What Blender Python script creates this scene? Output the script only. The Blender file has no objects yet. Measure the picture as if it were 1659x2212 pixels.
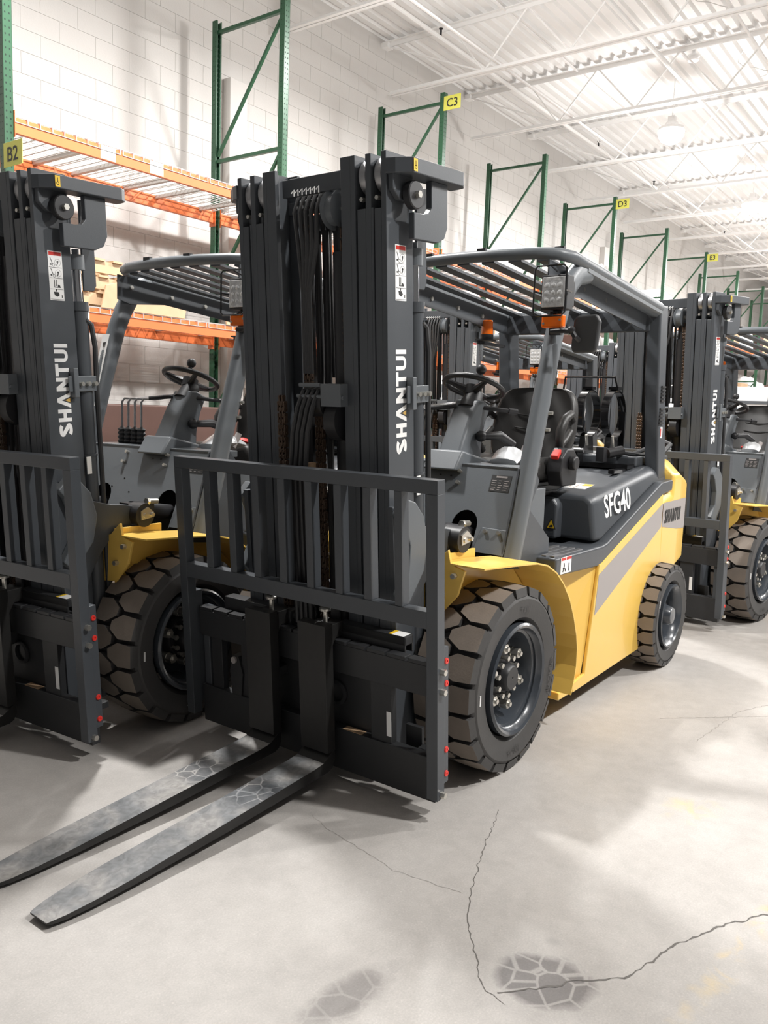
import bpy, bmesh, math, random
from math import pi, sin, cos, radians
from mathutils import Vector, Matrix
random.seed(7)
SC = bpy.context.scene
COL = SC.collection
# ---------------- camera, light, exposure ----------------
cam = bpy.data.objects.new('camera', bpy.data.cameras.new('camera')); COL.objects.link(cam); SC.camera = cam
CP = Vector((3.2477, 2.3244, 1.5872)); yaw, pit, rol = radians(216.3803), radians(-7.0074), radians(2.05)
fw = Vector((cos(yaw)*cos(pit), sin(yaw)*cos(pit), sin(pit))); rt = fw.cross(Vector((0, 0, 1))).normalized(); up = rt.cross(fw)
r2 = rt*cos(rol)+up*sin(rol); u2 = -rt*sin(rol)+up*cos(rol)
cam.matrix_world = Matrix(((r2.x, u2.x, -fw.x, CP.x), (r2.y, u2.y, -fw.y, CP.y), (r2.z, u2.z, -fw.z, CP.z), (0, 0, 0, 1)))
cam.data.sensor_fit = 'VERTICAL'; cam.data.sensor_height = 32; cam.data.lens = 1795.25/2212*32
cam.data.clip_end = 200; cam.data.clip_start = .05
SC.view_settings.view_transform = 'Standard'; SC.view_settings.look = 'None'; SC.view_settings.gamma = 1
SC.view_settings.use_curve_mapping = False; SC.view_settings.exposure = 0.06
W = bpy.data.worlds.new('hall_air'); SC.world = W; W.use_nodes = True
W.node_tree.nodes['Background'].inputs[0].default_value = (1, .985, .97, 1)
W.node_tree.nodes['Background'].inputs[1].default_value = .13
LAMPS = [(x, y) for y in (-2.3, 4.3) for x in (-.25, -4.5, -10.2, -15.4, -20.6, -26)]
LAMP_Z = 6.05
LAMP_W = 310

# ---------------- helpers ----------------
MESHES = {}
class MB:
    def __init__(s): s.v = []; s.f = []; s.m = []; s.mi = 0
    def add(s, V, F):
        n = len(s.v); s.v += [tuple(p) for p in V]; s.f += [tuple(i+n for i in f) for f in F]; s.m += [s.mi]*len(F); return s
    def box(s, x0, x1, y0, y1, z0, z1):
        V = [(x, y, z) for x in (x0, x1) for y in (y0, y1) for z in (z0, z1)]
        return s.add(V, [(0, 1, 3, 2), (4, 6, 7, 5), (0, 4, 5, 1), (2, 3, 7, 6), (0, 2, 6, 4), (1, 5, 7, 3)])
    def prism(s, P, ax, a0, a1):
        """polygon P extruded along axis ax; P coords are the other two axes in order"""
        def mk(p, a):
            return {'x': (a, p[0], p[1]), 'y': (p[0], a, p[1]), 'z': (p[0], p[1], a)}[ax]
        ar = sum(P[i][0]*P[(i+1) % len(P)][1]-P[(i+1) % len(P)][0]*P[i][1] for i in range(len(P)))
        if (ar < 0) != (ax == 'y'): P = P[::-1]
        if a0 > a1: a0, a1 = a1, a0
        n = len(P); V = [mk(p, a0) for p in P]+[mk(p, a1) for p in P]
        F = [tuple(range(n))[::-1], tuple(range(n, 2*n))]+[(i, (i+1) % n, n+(i+1) % n, n+i) for i in range(n)]
        return s.add(V, F)
    def sweep(s, pts, r, n=8, cap=True, ry=None, closed=False):
        pts = [Vector(p) for p in pts]; N = len(pts); rs = r if isinstance(r, (list, tuple)) else [r]*N
        V = []; prev = None
        for i, p in enumerate(pts):
            if closed: t = pts[(i+1) % N]-pts[i-1]
            else: t = (pts[min(i+1, N-1)]-pts[max(i-1, 0)])
            t.normalize()
            if prev is None: a = Vector((0, 0, 1)) if abs(t.z) < .9 else Vector((0, 1, 0)); nrm = (a-t*a.dot(t)).normalized()
            else: nrm = (prev-t*prev.dot(t)).normalized()
            prev = nrm; b = t.cross(nrm)
            for k in range(n):
                q = 2*pi*(k+.5)/n
                V.append(p+nrm*cos(q)*rs[i]+b*sin(q)*(rs[i] if ry is None else ry))
        F = []
        for i in range(N if closed else N-1):
            j = (i+1) % N
            for k in range(n): F.append((i*n+k, i*n+(k+1) % n, j*n+(k+1) % n, j*n+k))
        if cap and not closed: F += [tuple(range(n))[::-1], tuple(range((N-1)*n, N*n))]
        return s.add(V, F)
    def cyl(s, a, b, r, n=16, r1=None): return s.sweep([a, b], [r, r if r1 is None else r1], n)
    def lathe(s, prof, c, ax='y', n=32, closed=False, sgn=1, caps=True):
        """prof: list of (radius, offset along axis)"""
        V = []
        for r, o in prof:
            for k in range(n):
                q = 2*pi*k/n
                x, y = r*cos(q), r*sin(q); o_ = o*sgn
                V.append({'y': (c[0]+x, c[1]+o_, c[2]+y), 'z': (c[0]+x, c[1]+y, c[2]+o_), 'x': (c[0]+o_, c[1]+x, c[2]+y)}[ax])
        m = len(prof); F = []
        for i in range(m if closed else m-1):
            j = (i+1) % m
            for k in range(n): F.append((i*n+k, i*n+(k+1) % n, j*n+(k+1) % n, j*n+k))
        if not closed and caps:
            F += [tuple(range(n)), tuple(range((m-1)*n, m*n))]
        return s.add(V, F)
    def ball(s, c, r, n=12, sz=1.0):
        return s.lathe([(max(r*cos(t), 1e-4), r*sin(t)*sz) for t in [(-pi/2+pi*i/8) for i in range(9)]], c, 'z', n)
    def mesh(s, name, mats, smooth=False, fix=True):
        me = bpy.data.meshes.new(name); me.from_pydata(s.v, [], s.f)
        for m in (mats if isinstance(mats, (list, tuple)) else [mats]): me.materials.append(m)
        if any(s.m): me.polygons.foreach_set('material_index', s.m)
        if fix:
            b = bmesh.new(); b.from_mesh(me); bmesh.ops.recalc_face_normals(b, faces=b.faces); b.to_mesh(me); b.free()
        if smooth:
            me.polygons.foreach_set('use_smooth', [True]*len(me.polygons))
            me.set_sharp_from_angle(angle=radians(38 if smooth is True else smooth))
        me.update(); return me
    def build(s, name, mats, parent=None, smooth=False, bevel=0, seg=2, fix=True):
        return obj(name, s.mesh(name, mats, smooth, fix), parent, bevel, seg)
def obj(name, me, parent=None, bevel=0, seg=2):
    o = bpy.data.objects.new(name, me); COL.objects.link(o)
    if parent is not None: o.parent = parent
    if bevel:
        md = o.modifiers.new('bevel', 'BEVEL'); md.width = bevel; md.segments = seg; md.limit_method = 'ANGLE'; md.angle_limit = radians(35)
    return o
def empty(name, loc=(0, 0, 0), rz=0):
    o = bpy.data.objects.new(name, None); COL.objects.link(o); o.location = loc; o.rotation_euler = (0, 0, rz); o.empty_display_size = .1; return o
def tag(o, label=None, cat=None, group=None, kind=None):
    if label: o['label'] = label
    if cat: o['category'] = cat
    if group: o['group'] = group
    if kind: o['kind'] = kind
    return o
KIDS = {}
def copy_tree(o, parent=None, kids=None):
    c = o.copy(); COL.objects.link(c)
    if parent is not None:
        c.parent = parent; c.matrix_parent_inverse = o.matrix_parent_inverse.copy()
    for ch in kids.get(o.name, []): copy_tree(ch, c, kids)
    return c
def kidmap():
    d = {}
    for o in SC.objects:
        if o.parent: d.setdefault(o.parent.name, []).append(o)
    return d

# ---------------- materials ----------------
def mat(name, col, rough=.5, metal=0, spec=.5, var=0, vscale=6, bump=0, bscale=60, emit=None, es=0, coat=0, trans=0, alpha=1):
    m = bpy.data.materials.new(name); m.use_nodes = True; nt = m.node_tree; b = nt.nodes['Principled BSDF']
    b.inputs['Base Color'].default_value = (*col, 1); b.inputs['Roughness'].default_value = rough; b.inputs['Metallic'].default_value = metal
    b.inputs['Specular IOR Level'].default_value = spec; b.inputs['Coat Weight'].default_value = coat; b.inputs['Transmission Weight'].default_value = trans
    b.inputs['Alpha'].default_value = alpha
    if emit: b.inputs['Emission Color'].default_value = (*emit, 1); b.inputs['Emission Strength'].default_value = es
    if var or bump:
        tc = nt.nodes.new('ShaderNodeTexCoord')
    if var:
        n = nt.nodes.new('ShaderNodeTexNoise'); n.inputs['Scale'].default_value = vscale; n.inputs['Detail'].default_value = 5
        nt.links.new(tc.outputs['Object'], n.inputs['Vector'])
        mx = nt.nodes.new('ShaderNodeMix'); mx.data_type = 'RGBA'
        mx.inputs[6].default_value = (*[c*(1-var) for c in col], 1); mx.inputs[7].default_value = (*[min(1, c*(1+var)) for c in col], 1)
        nt.links.new(n.outputs['Fac'], mx.inputs[0]); nt.links.new(mx.outputs[2], b.inputs['Base Color'])
    if bump:
        n2 = nt.nodes.new('ShaderNodeTexNoise'); n2.inputs['Scale'].default_value = bscale; n2.inputs['Detail'].default_value = 3
        nt.links.new(tc.outputs['Object'], n2.inputs['Vector'])
        bp = nt.nodes.new('ShaderNodeBump'); bp.inputs['Strength'].default_value = bump; bp.inputs['Distance'].default_value = .004
        nt.links.new(n2.outputs['Fac'], bp.inputs['Height']); nt.links.new(bp.outputs['Normal'], b.inputs['Normal'])
    return m
M = {}
M['grey'] = mat('charcoal_paint', (.066, .073, .082), .40, var=.06, bump=.05, bscale=220)
M['grey2'] = mat('slate_paint', (.125, .138, .15), .40, var=.05, bump=.08, bscale=260)
M['carr'] = mat('carriage_paint', (.028, .029, .031), .45, var=.12)
M['black'] = mat('black_plastic', (.02, .02, .022), .45)
M['black_gloss'] = mat('black_gloss', (.012, .012, .013), .12)
M['vinyl'] = mat('seat_vinyl', (.03, .029, .028), .42, bump=.1, bscale=300)
M['yellow'] = mat('yellow_paint', (.86, .56, .12), .36, var=.03, coat=.2)
M['stripe'] = mat('grey_stripe', (.36, .33, .32), .45)
M['rubber'] = mat('tyre_rubber', (.055, .053, .052), .62, var=.15, vscale=14, bump=.1, bscale=90)
M['tread'] = mat('dusty_tread', (.21, .175, .145), .7, var=.25, vscale=9, bump=.2, bscale=120)
M['rim'] = mat('rim_paint', (.045, .052, .062), .24, coat=.3)
M['zinc'] = mat('zinc_bolt', (.62, .60, .55), .3, metal=.85)
M['chrome'] = mat('chrome_rod', (.75, .75, .76), .12, metal=1)
M['steel'] = mat('roller_steel', (.42, .42, .43), .35, metal=.8)
M['chain'] = mat('chain_steel', (.10, .065, .045), .45, metal=.5)
M['hose'] = mat('hose_rubber', (.03, .031, .033), .5)
M['white'] = mat('white_print', (.86, .86, .85), .5)
M['ink'] = mat('black_print', (.02, .02, .02), .6)
M['red'] = mat('red_print', (.62, .03, .02), .45)
M['gold'] = mat('gold_print', (.70, .45, .12), .5)
M['decal_yellow'] = mat('yellow_print', (.85, .55, .02), .5)
M['orange_lens'] = mat('amber_lens', (.85, .16, .01), .15, coat=.4)
M['red_plastic'] = mat('red_plastic', (.75, .04, .03), .4)
M['lens'] = mat('lamp_glass', (.75, .76, .76), .1, metal=.25, coat=.5, var=.35, vscale=45, bump=.6, bscale=70)
M['mirror_back'] = mat('mirror_shell', (.05, .052, .054), .5)
M['cloth'] = mat('plastic_film', (.55, .56, .57), .25, bump=.6, bscale=25)
M['green'] = mat('rack_green', (.024, .085, .042), .4, var=.12)
M['dgreen'] = mat('rack_teal', (.01, .07, .075), .4)
M['orange'] = mat('beam_orange', (.78, .19, .06), .42, var=.08)
M['hole'] = mat('punched_hole', (.006, .02, .012), .8)
M['wire'] = mat('galvanised_wire', (.55, .54, .52), .4, metal=.4)
M['wood'] = mat('plywood', (.60, .42, .26), .7, var=.2, vscale=8)
M['card'] = mat('cardboard', (.42, .28, .17), .8, var=.12)
M['brown'] = mat('brown_crate', (.09, .045, .035), .6, var=.15)
M['film'] = mat('stretch_wrap', (.72, .71, .70), .28, bump=.8, bscale=14)
M['paint_w'] = mat('white_steel', (.86, .85, .84), .55, var=.03)
M['wall'] = mat('painted_block', (.60, .575, .55), .6, var=.05, vscale=1.5, bump=.25, bscale=70)
M['van'] = mat('van_white', (.80, .81, .82), .3, coat=.3)
M['glass'] = mat('tinted_glass', (.32, .38, .43), .08)
M['sign'] = mat('sign_yellow', (.62, .60, .10), .5)
M['lamp'] = mat('lit_lens', (1, 1, 1), .3, emit=(1, .99, .97), es=14)
M['dust'] = mat('pale_dust', (.5, .47, .43), .9)
def dusty_steel():
    m = mat('worn_fork_steel', (.03, .03, .031), .5); nt = m.node_tree; b = nt.nodes['Principled BSDF']
    tc = nt.nodes.new('ShaderNodeTexCoord')
    def noise(s, d, dist=0):
        n = nt.nodes.new('ShaderNodeTexNoise'); n.inputs['Scale'].default_value = s; n.inputs['Detail'].default_value = d; n.inputs['Distortion'].default_value = dist
        nt.links.new(tc.outputs['Object'], n.inputs['Vector']); return n
    def ramp(a, pts):
        r = nt.nodes.new('ShaderNodeValToRGB'); e = r.color_ramp.elements
        e[0].position, e[0].color = pts[0]; e[1].position, e[1].color = pts[-1]
        for p, c in pts[1:-1]: q = e.new(p); q.color = c
        nt.links.new(a, r.inputs[0]); return r
    r1 = ramp(noise(5, 8, .6).outputs['Fac'], [(.3, (.13, .137, .145, 1)), (.46, (.21, .215, .22, 1)), (.58, (.32, .31, .30, 1)), (.75, (.48, .455, .42, 1))])
    n2 = noise(26, 4, 1.5); mx = nt.nodes.new('ShaderNodeMix'); mx.data_type = 'RGBA'; mx.blend_type = 'MULTIPLY'
    r2 = ramp(n2.outputs['Fac'], [(.3, (.6, .6, .6, 1)), (.7, (1.1, 1.1, 1.1, 1))])
    mx.inputs[0].default_value = .8; nt.links.new(r1.outputs[0], mx.inputs[6]); nt.links.new(r2.outputs[0], mx.inputs[7])
    sp = nt.nodes.new('ShaderNodeSeparateXYZ'); nt.links.new(tc.outputs['Object'], sp.inputs[0])
    rx = ramp(sp.outputs[0], [(.28, (0, 0, 0, 1)), (.31, (1, 1, 1, 1)), (.46, (1, 1, 1, 1)), (.5, (0, 0, 0, 1))])
    vo = nt.nodes.new('ShaderNodeTexVoronoi'); vo.feature = 'DISTANCE_TO_EDGE'; vo.inputs['Scale'].default_value = 17; nt.links.new(tc.outputs['Object'], vo.inputs['Vector'])
    rv = ramp(vo.outputs['Distance'], [(.03, (1.3, 1.3, 1.3, 1)), (.06, (.5, .52, .55, 1))])
    m2 = nt.nodes.new('ShaderNodeMix'); m2.data_type = 'RGBA'; m2.blend_type = 'MULTIPLY'; nt.links.new(rx.outputs[0], m2.inputs[0]); nt.links.new(mx.outputs[2], m2.inputs[6]); nt.links.new(rv.outputs[0], m2.inputs[7])
    nt.links.new(m2.outputs[2], b.inputs['Base Color']); b.inputs['Roughness'].default_value = .55
    return m
M['forktop'] = dusty_steel()
M['forkside'] = mat('fork_edge_black', (.015, .0145, .014), .5, var=.3, vscale=30)
def concrete():
    m = mat('concrete_floor', (.5, .47, .44), .5); nt = m.node_tree; b = nt.nodes['Principled BSDF']; L = nt.links.new
    g = nt.nodes.new('ShaderNodeNewGeometry')
    def noise(s, d, dist=0, rough=.6):
        n = nt.nodes.new('ShaderNodeTexNoise'); n.inputs['Scale'].default_value = s; n.inputs['Detail'].default_value = d; n.inputs['Roughness'].default_value = rough
        n.inputs['Distortion'].default_value = dist; L(g.outputs['Position'], n.inputs['Vector']); return n.outputs['Fac']
    def ramp(a, pts):
        r = nt.nodes.new('ShaderNodeValToRGB'); e = r.color_ramp.elements
        e[0].position, e[0].color = pts[0]; e[1].position, e[1].color = pts[-1]
        for p, c in pts[1:-1]: q = e.new(p); q.color = c
        L(a, r.inputs[0]); return r.outputs[0]
    def mix(f, a, c, mode='MIX'):
        x = nt.nodes.new('ShaderNodeMix'); x.data_type = 'RGBA'; x.blend_type = mode
        if isinstance(f, float): x.inputs[0].default_value = f
        else: L(f, x.inputs[0])
        for k, v in ((6, a), (7, c)):
            if isinstance(v, tuple): x.inputs[k].default_value = v
            else: L(v, x.inputs[k])
        return x.outputs[2]
    def math_(op, a, c=None):
        x = nt.nodes.new('ShaderNodeMath'); x.operation = op
        for k, v in ((0, a), (1, c)):
            if v is None: continue
            if isinstance(v, (int, float)): x.inputs[k].default_value = v
            else: L(v, x.inputs[k])
        return x.outputs[0]
    base = ramp(noise(.9, 7, .4), [(.28, (.37, .35, .33, 1)), (.5, (.47, .445, .42, 1)), (.72, (.54, .515, .49, 1))])
    base = mix(.55, base, ramp(noise(14, 8, .3, .7), [(.35, (.86, .86, .86, 1)), (.65, (1.06, 1.06, 1.06, 1))]), 'MULTIPLY')
    base = mix(.5, base, ramp(noise(160, 2), [(.3, (.8, .8, .8, 1)), (.62, (1.02, 1.02, 1.02, 1)), (.78, (1.35, 1.33, 1.3, 1))]), 'MULTIPLY')
    # smears of old yellow line paint
    def blob(cx, cy, rx, ry, ang, soft=.35, amp=.35):
        mp = nt.nodes.new('ShaderNodeMapping'); mp.vector_type = 'TEXTURE'
        mp.inputs['Location'].default_value = (cx, cy, 0); mp.inputs['Rotation'].default_value = (0, 0, ang); mp.inputs['Scale'].default_value = (rx, ry, 1)
        L(g.outputs['Position'], mp.inputs['Vector'])
        l = nt.nodes.new('ShaderNodeVectorMath'); l.operation = 'LENGTH'; L(mp.outputs[0], l.inputs[0])
        d = math_('ADD', l.outputs['Value'], math_('MULTIPLY', math_('SUBTRACT', noise(12, 4), .5), amp*2))
        mr = nt.nodes.new('ShaderNodeMapRange'); mr.inputs['From Min'].default_value = 1; mr.inputs['From Max'].default_value = 1-soft
        L(d, mr.inputs['Value']); return mr.outputs[0]
    # rubber tread prints: dark oval stains broken by pale lug joints
    vo = nt.nodes.new('ShaderNodeTexVoronoi'); vo.feature = 'DISTANCE_TO_EDGE'; vo.inputs['Scale'].default_value = 13; L(g.outputs['Position'], vo.inputs['Vector'])
    lug = ramp(vo.outputs['Distance'], [(.03, (.78, .78, .78, 1)), (.07, (.36, .35, .36, 1))])
    s1 = blob(1.20, 1.435, .125, .155, .35, .25, .2)
    base = mix(math_('MULTIPLY', s1, .9), base, mix(1.0, base, lug, 'MULTIPLY'))
    s2 = blob(1.60, 1.045, .21, .075, -.1, .5, .3)
    base = mix(math_('MULTIPLY', s2, .75), base, mix(1.0, base, mix(.5, lug, (.55, .54, .54, 1)), 'MULTIPLY'))
    s3 = blob(1.02, 1.38, .03, .03, 0, .6); base = mix(math_('MULTIPLY', s3, .4), base, (.25, .24, .23, 1))
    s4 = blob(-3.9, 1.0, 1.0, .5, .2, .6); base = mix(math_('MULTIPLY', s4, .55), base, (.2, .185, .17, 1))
    yl = math_('MULTIPLY', blob(.2, 1.9, 1.3, .05, -.12, .9, .9), ramp(noise(7, 6, 1), [(.5, (0, 0, 0, 1)), (.62, (.7, .7, .7, 1))]))
    base = mix(yl, base, (.62, .47, .22, 1))
    yl2 = math_('MULTIPLY', blob(-.15, 1.45, .16, .12, 0, .9, .9), ramp(noise(7, 6, 1), [(.48, (0, 0, 0, 1)), (.62, (.6, .6, .6, 1))]))
    base = mix(yl2, base, (.62, .49, .25, 1))
    L(base, b.inputs['Base Color'])
    L(ramp(noise(2.5, 5), [(.3, (.34, .34, .34, 1)), (.7, (.58, .58, .58, 1))]), b.inputs['Roughness'])
    bp = nt.nodes.new('ShaderNodeBump'); bp.inputs['Strength'].default_value = .12; bp.inputs['Distance'].default_value = .003
    L(noise(90, 4), bp.inputs['Height']); L(bp.outputs[0], b.inputs['Normal'])
    return m
M['floor'] = concrete()

# ---------------- the hall ----------------
XW0, XW1, YW, ZC = -46, 5.5, -5.5, 6.93
fl = tag(MB().box(XW0, XW1+4, YW-.2, 9, -.2, 0).build('floor', M['floor']), kind='structure')
wb = tag(MB().box(XW0, XW1, YW-.3, YW-.004, 0, ZC).build('wall_back', M['wall']), kind='structure')
tag(MB().box(XW0-.3, XW0, YW-.3, 9, 0, ZC+.6).build('wall_far', M['wall']), kind='structure')
blk = MB().box(.0015, .4045, 0, .0045, .0015, .2015).mesh('block', M['wall'])
BX0, NBX, BZ0, NBZ = -6.4, 14, 2.4, 21
for j in range(NBZ):
    for i in range(NBX):
        o = obj('block', blk, wb); o.location = (BX0+i*.4064+(.2032 if j % 2 else 0), YW-.004, BZ0+j*.2032)
rest = MB()
for j in range(34):
    z = j*.2032
    inz = BZ0-.01 < z < BZ0+NBZ*.2032-.05
    z = BZ0+(j-12)*.2032+.0384 if False else BZ0-12*.2032+j*.2032
    if z < -.05: continue
    off = .2032 if (j-12) % 2 else 0
    rowin = 0 <= j-12 < NBZ
    x = BX0+off
    for i in range(NBX if rowin else 0, 27):
        xx = x+i*.4064
        if xx < XW1-.5: rest.box(xx+.0015, xx+.4045, YW-.004, YW+.0005, z+.0015, min(z+.2015, ZC))
    for i in range(1, 92):
        xx = x-i*.4064
        if xx > XW0: rest.box(xx+.0015, xx+.4045, YW-.004, YW+.0005, z+.0015, min(z+.2015, ZC))
tag(rest.build('block_courses', M['wall'], wb, fix=False), kind='stuff')
for k, px in enumerate((-4.0, -15.45, -27)):
    p = tag(MB().box(px-.14, px+.14, YW, YW+.13, 0, 5.45 if k else 5.4).build('trim_%d' % (k+1), M['wall'], bevel=.01), kind='structure')
# floor cracks, real grooves filled dark, laid as hairline ribbons
def crack(pts, w):
    rnd = random.Random(len(pts)*7+int(w*1e5)); P = []
    for i in range(len(pts)-1):
        a, b = Vector(pts[i]), Vector(pts[i+1]); n = max(3, int((b-a).length/.018)); d = (b-a).normalized(); nn = Vector((-d.y, d.x))
        for k in range(n): P.append((a+(b-a)*k/n+nn*rnd.uniform(-.006, .006), w*rnd.uniform(.4, 1.3)))
    P.append((Vector(pts[-1]), w*.3)); mb = MB(); V = []; F = []
    for i, (p, ww) in enumerate(P):
        q = P[min(i+1, len(P)-1)][0]-P[max(i-1, 0)][0]; q.normalize(); nn = Vector((-q.y, q.x))*ww/2
        V += [(p.x+nn.x, p.y+nn.y, .0008), (p.x-nn.x, p.y-nn.y, .0008)]
        if i: F.append((2*i-2, 2*i-1, 2*i+1, 2*i))
    mb.add(V, F); return mb.build('crack', M['crack'], fl)
M['crack'] = mat('crack_dirt', (.13, .12, .11), .9)
M['crack2'] = mat('hairline_dirt', (.30, .28, .26), .9)
crack([(.379, .846), (.708, .95), (.987, 1.067), (1.119, 1.14), (1.255, 1.25), (1.332, 1.31), (1.356, 1.396)], .0035)
crack([(1.33, 1.36), (1.2, 1.47), (1.148, 1.505), (1.027, 1.621), (.791, 1.679), (.6, 1.765), (.437, 1.866), (.2, 2.1)], .006)
c_ = crack([(.9, .3), (.939, .392), (1.015, .776), (.979, 1.035)], .0018); c_.data.materials[0] = M['crack2']
c_ = crack([(-.9, 1.25), (-1.5, 1.3), (-2.2, 1.6)], .003); c_.data.materials[0] = M['crack2']
c_ = crack([(-1.1, 1.0), (-1.6, 1.5), (-2.6, 1.7)], .003); c_.data.materials[0] = M['crack2']

# ceiling deck with flutes running along x
prof = []; y = YW-.1
while y < 9:
    prof += [(y, ZC), (y+.09, ZC), (y+.112, ZC+.045), (y+.16, ZC+.045), (y+.182, ZC)]; y += .182
mb = MB(); V = []; F = []
for i, (yy, zz) in enumerate(prof): V += [(XW0, yy, zz), (XW1, yy, zz)]
for i in range(len(prof)-1): F.append((2*i, 2*i+1, 2*i+3, 2*i+2))
mb.add(V, F); mb.box(XW0, XW1, YW-.3, 9, ZC+.06, ZC+.2)
ce = tag(mb.build('ceiling', M['paint_w']), kind='structure')
J = MB()                      # one open web joist spanning in y, at x = 0
ya, yb = YW-.05, 9.0
for s in (-1, 1):
    J.box(s*.008, s*.058, ya+.0, yb, 6.868, 6.875+.004); J.box(s*.008, s*.014, ya, yb, 6.815, 6.875)
    J.box(s*.008, s*.055, ya+.18, yb, 6.135, 6.142); J.box(s*.008, s*.014, ya+.18, yb, 6.142, 6.19)
J.box(-.07, .07, ya, ya+.16, 6.80, 6.868)
w = [(0, ya+.1, 6.83)]
yy = ya+1.6; top = False; nodes = [(ya+.1, 6.84), (ya+1.75, 6.16)]
yy = ya+1.75; t = True
while yy < yb-1: yy += .62; nodes.append((yy, 6.84 if t else 6.16)); t = not t
for a, b in zip(nodes[:-1], nodes[1:]): J.cyl((0, a[0], a[1]), (0, b[0], b[1]), .013, 6)
J.cyl((0, ya+1.75, 6.16), (0, ya+1.2, 6.86), .011, 6)
jme = J.mesh('joist', M['paint_w'])
JX = [2.33*k-6.97 for k in range(5, -17, -1)]
for x in JX:
    o = obj('joist', jme, ce); o.location = (x, 0, 0)
for yy, z in ((-3.55, 6.2), (-3.5, 6.86), (-.6, 6.2), (-.55, 6.86), (2.2, 6.2)):
    MB().box(XW0, XW1, yy-.012, yy+.012, z-.012, z+.012).build('bridging', M['paint_w'], ce)
MB().cyl((XW0, -4.35, 6.62), (XW1, -4.35, 6.62), .03, 10).build('sprinkler_pipe', M['paint_w'], ce)
MB().cyl((XW0, -2.0, 6.55), (XW1, -2.0, 6.55), .035, 10).build('sprinkler_pipe', M['paint_w'], ce)
MB().cyl((XW0, .9, 6.62), (XW1, .9, 6.62), .03, 10).build('sprinkler_pipe', M['paint_w'], ce)
for k, x in enumerate((-6.72, -12.2, -15.3, -21)):
    h = MB(); h.cyl((x, -4.35, 6.65), (x, -4.35, 6.74), .014, 8); h.cyl((x, -4.35, 6.735), (x, -4.35, 6.742), .03, 10); h.sweep([(x-.015, -4.35, 6.69), (x-.022, -4.35, 6.72), (x, -4.35, 6.735)], .004, 5)
    h.build('sprinkler_head', M['black'], ce)
for k in range(4):
    x = JX[5+k]-.5
    pts = [(x+(-1.1)*i/8, -1.2-.15*sin(i*.8), 6.86-.05*sin(pi*i/8)-.02*(i % 2)) for i in range(9)]
    MB().sweep(pts, .005, 5).build('cable', M['wire'], ce)
d = MB(); d.lathe([(.001, 0), (.075, 0), (.075, .02), (.06, .035), (.06, .05), (.085, .055), (.085, .075), (.001, .075)], (-9.45, -1.8, 6.72), 'z', 20)
d.cyl((-9.45, -1.8, 6.8), (-9.45, -1.8, 6.93), .03, 10)
tag(d.build('smoke_detector', M['paint_w'], smooth=True), 'small round white smoke detector mounted under the ceiling deck beside a joist', 'detector')

# high bay lamps
def high_bay(x, y, lab, e=True):
    t = tag(empty('high_bay_lamp', (x, y, LAMP_Z)), lab, 'lamp', 'high bay lamps under the roof joists')
    h = MB(); h.lathe([(.001, .12), (.09, .12), (.10, .08), (.19, .045), (.20, .0), (.18, 0)], (0, 0, 0), 'z', 24); h.build('housing', M['paint_w'], t, smooth=True)
    MB().lathe([(.001, -.20), (.08, -.19), (.15, -.15), (.19, -.08), (.20, -.005), (.18, .0)], (0, 0, 0), 'z', 24).build('lens', M['lamp'], t, smooth=True)
    b = MB(); b.box(-.05, .05, -.05, .05, .12, .21); b.cyl((0, 0, .2), (0, 0, .85), .006, 6); b.build('hanger', M['paint_w'], t)
    L = bpy.data.lights.new('high_bay_light', 'AREA'); L.shape = 'DISK'; L.size = .36; L.energy = LAMP_W; L.color = (1, .985, .965)
    PL = bpy.data.lights.new('high_bay_glow', 'POINT'); PL.shadow_soft_size = .17; PL.energy = LAMP_W*.32; PL.color = (1, .985, .965)
    po = bpy.data.objects.new('glow', PL); COL.objects.link(po); po.parent = t; po.location = (0, 0, -.48)
    lo = bpy.data.objects.new('bulb', L); COL.objects.link(lo); lo.parent = t; lo.location = (0, 0, -.22); L.spread = radians(178)
    return t
for i, (x, y) in enumerate(LAMPS):
    if (x, y) == (-10.2, -2.3): lab = 'glaring white high bay lamp hanging under the joists, upper right'
    elif y < 0: lab = '%s high bay lamp from the camera, above the parked forklifts' % ['nearest', 'second', 'third', 'fourth', 'fifth', 'sixth'][i]
    else: lab = '%s high bay lamp from the camera, above the open aisle' % ['nearest', 'second', 'third', 'fourth', 'fifth', 'sixth'][i-6]
    high_bay(x, y, lab)

# ---------------- pallet racks ----------------
FY, RY = -4.09, -5.12        # post centres
FX_ = [-.37-3.05*k for k in range(11)]
def post_mb(y, sy):
    p = MB(); p.box(-.038, -.035, y-.035, y+.035, 0, 5.78); p.box(.035, .038, y-.035, y+.035, 0, 5.78)
    p.box(-.038, .038, y+sy*.035, y+sy*.032, 0, 5.78); p.box(-.038, -.02, y-sy*.035, y-sy*.032, 0, 5.78); p.box(.02, .038, y-sy*.035, y-sy*.032, 0, 5.78)
    return p
pm = {k: (post_mb(y, s).mesh('post', M['green'])) for k, (y, s) in {'f': (FY, 1), 'r': (RY, -1)}.items()}
def punch(y, s):
    h = MB()
    z = .1
    while z < 5.75:
        for xx in (-.017, .017):
            yy = y+s*.0356
            h.add([(xx+.0065*cos(a), yy, z+(.011 if sin(a) > 0 else .007)*sin(a)) for a in [k*pi/3 for k in range(6)]], [tuple(range(6))])
        for sx in (1, -1):
            xs = sx*.0386
            h.add([(xs, y+s*.012+.004*cos(a), z+.02+.005*sin(a)) for a in [k*pi/3 for k in range(6)]], [tuple(range(6))])
            h.add([(xs, y-s*.012+.004*cos(a), z+.02+.005*sin(a)) for a in [k*pi/3 for k in range(6)]], [tuple(range(6))])
        z += .0508
    return h
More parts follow.
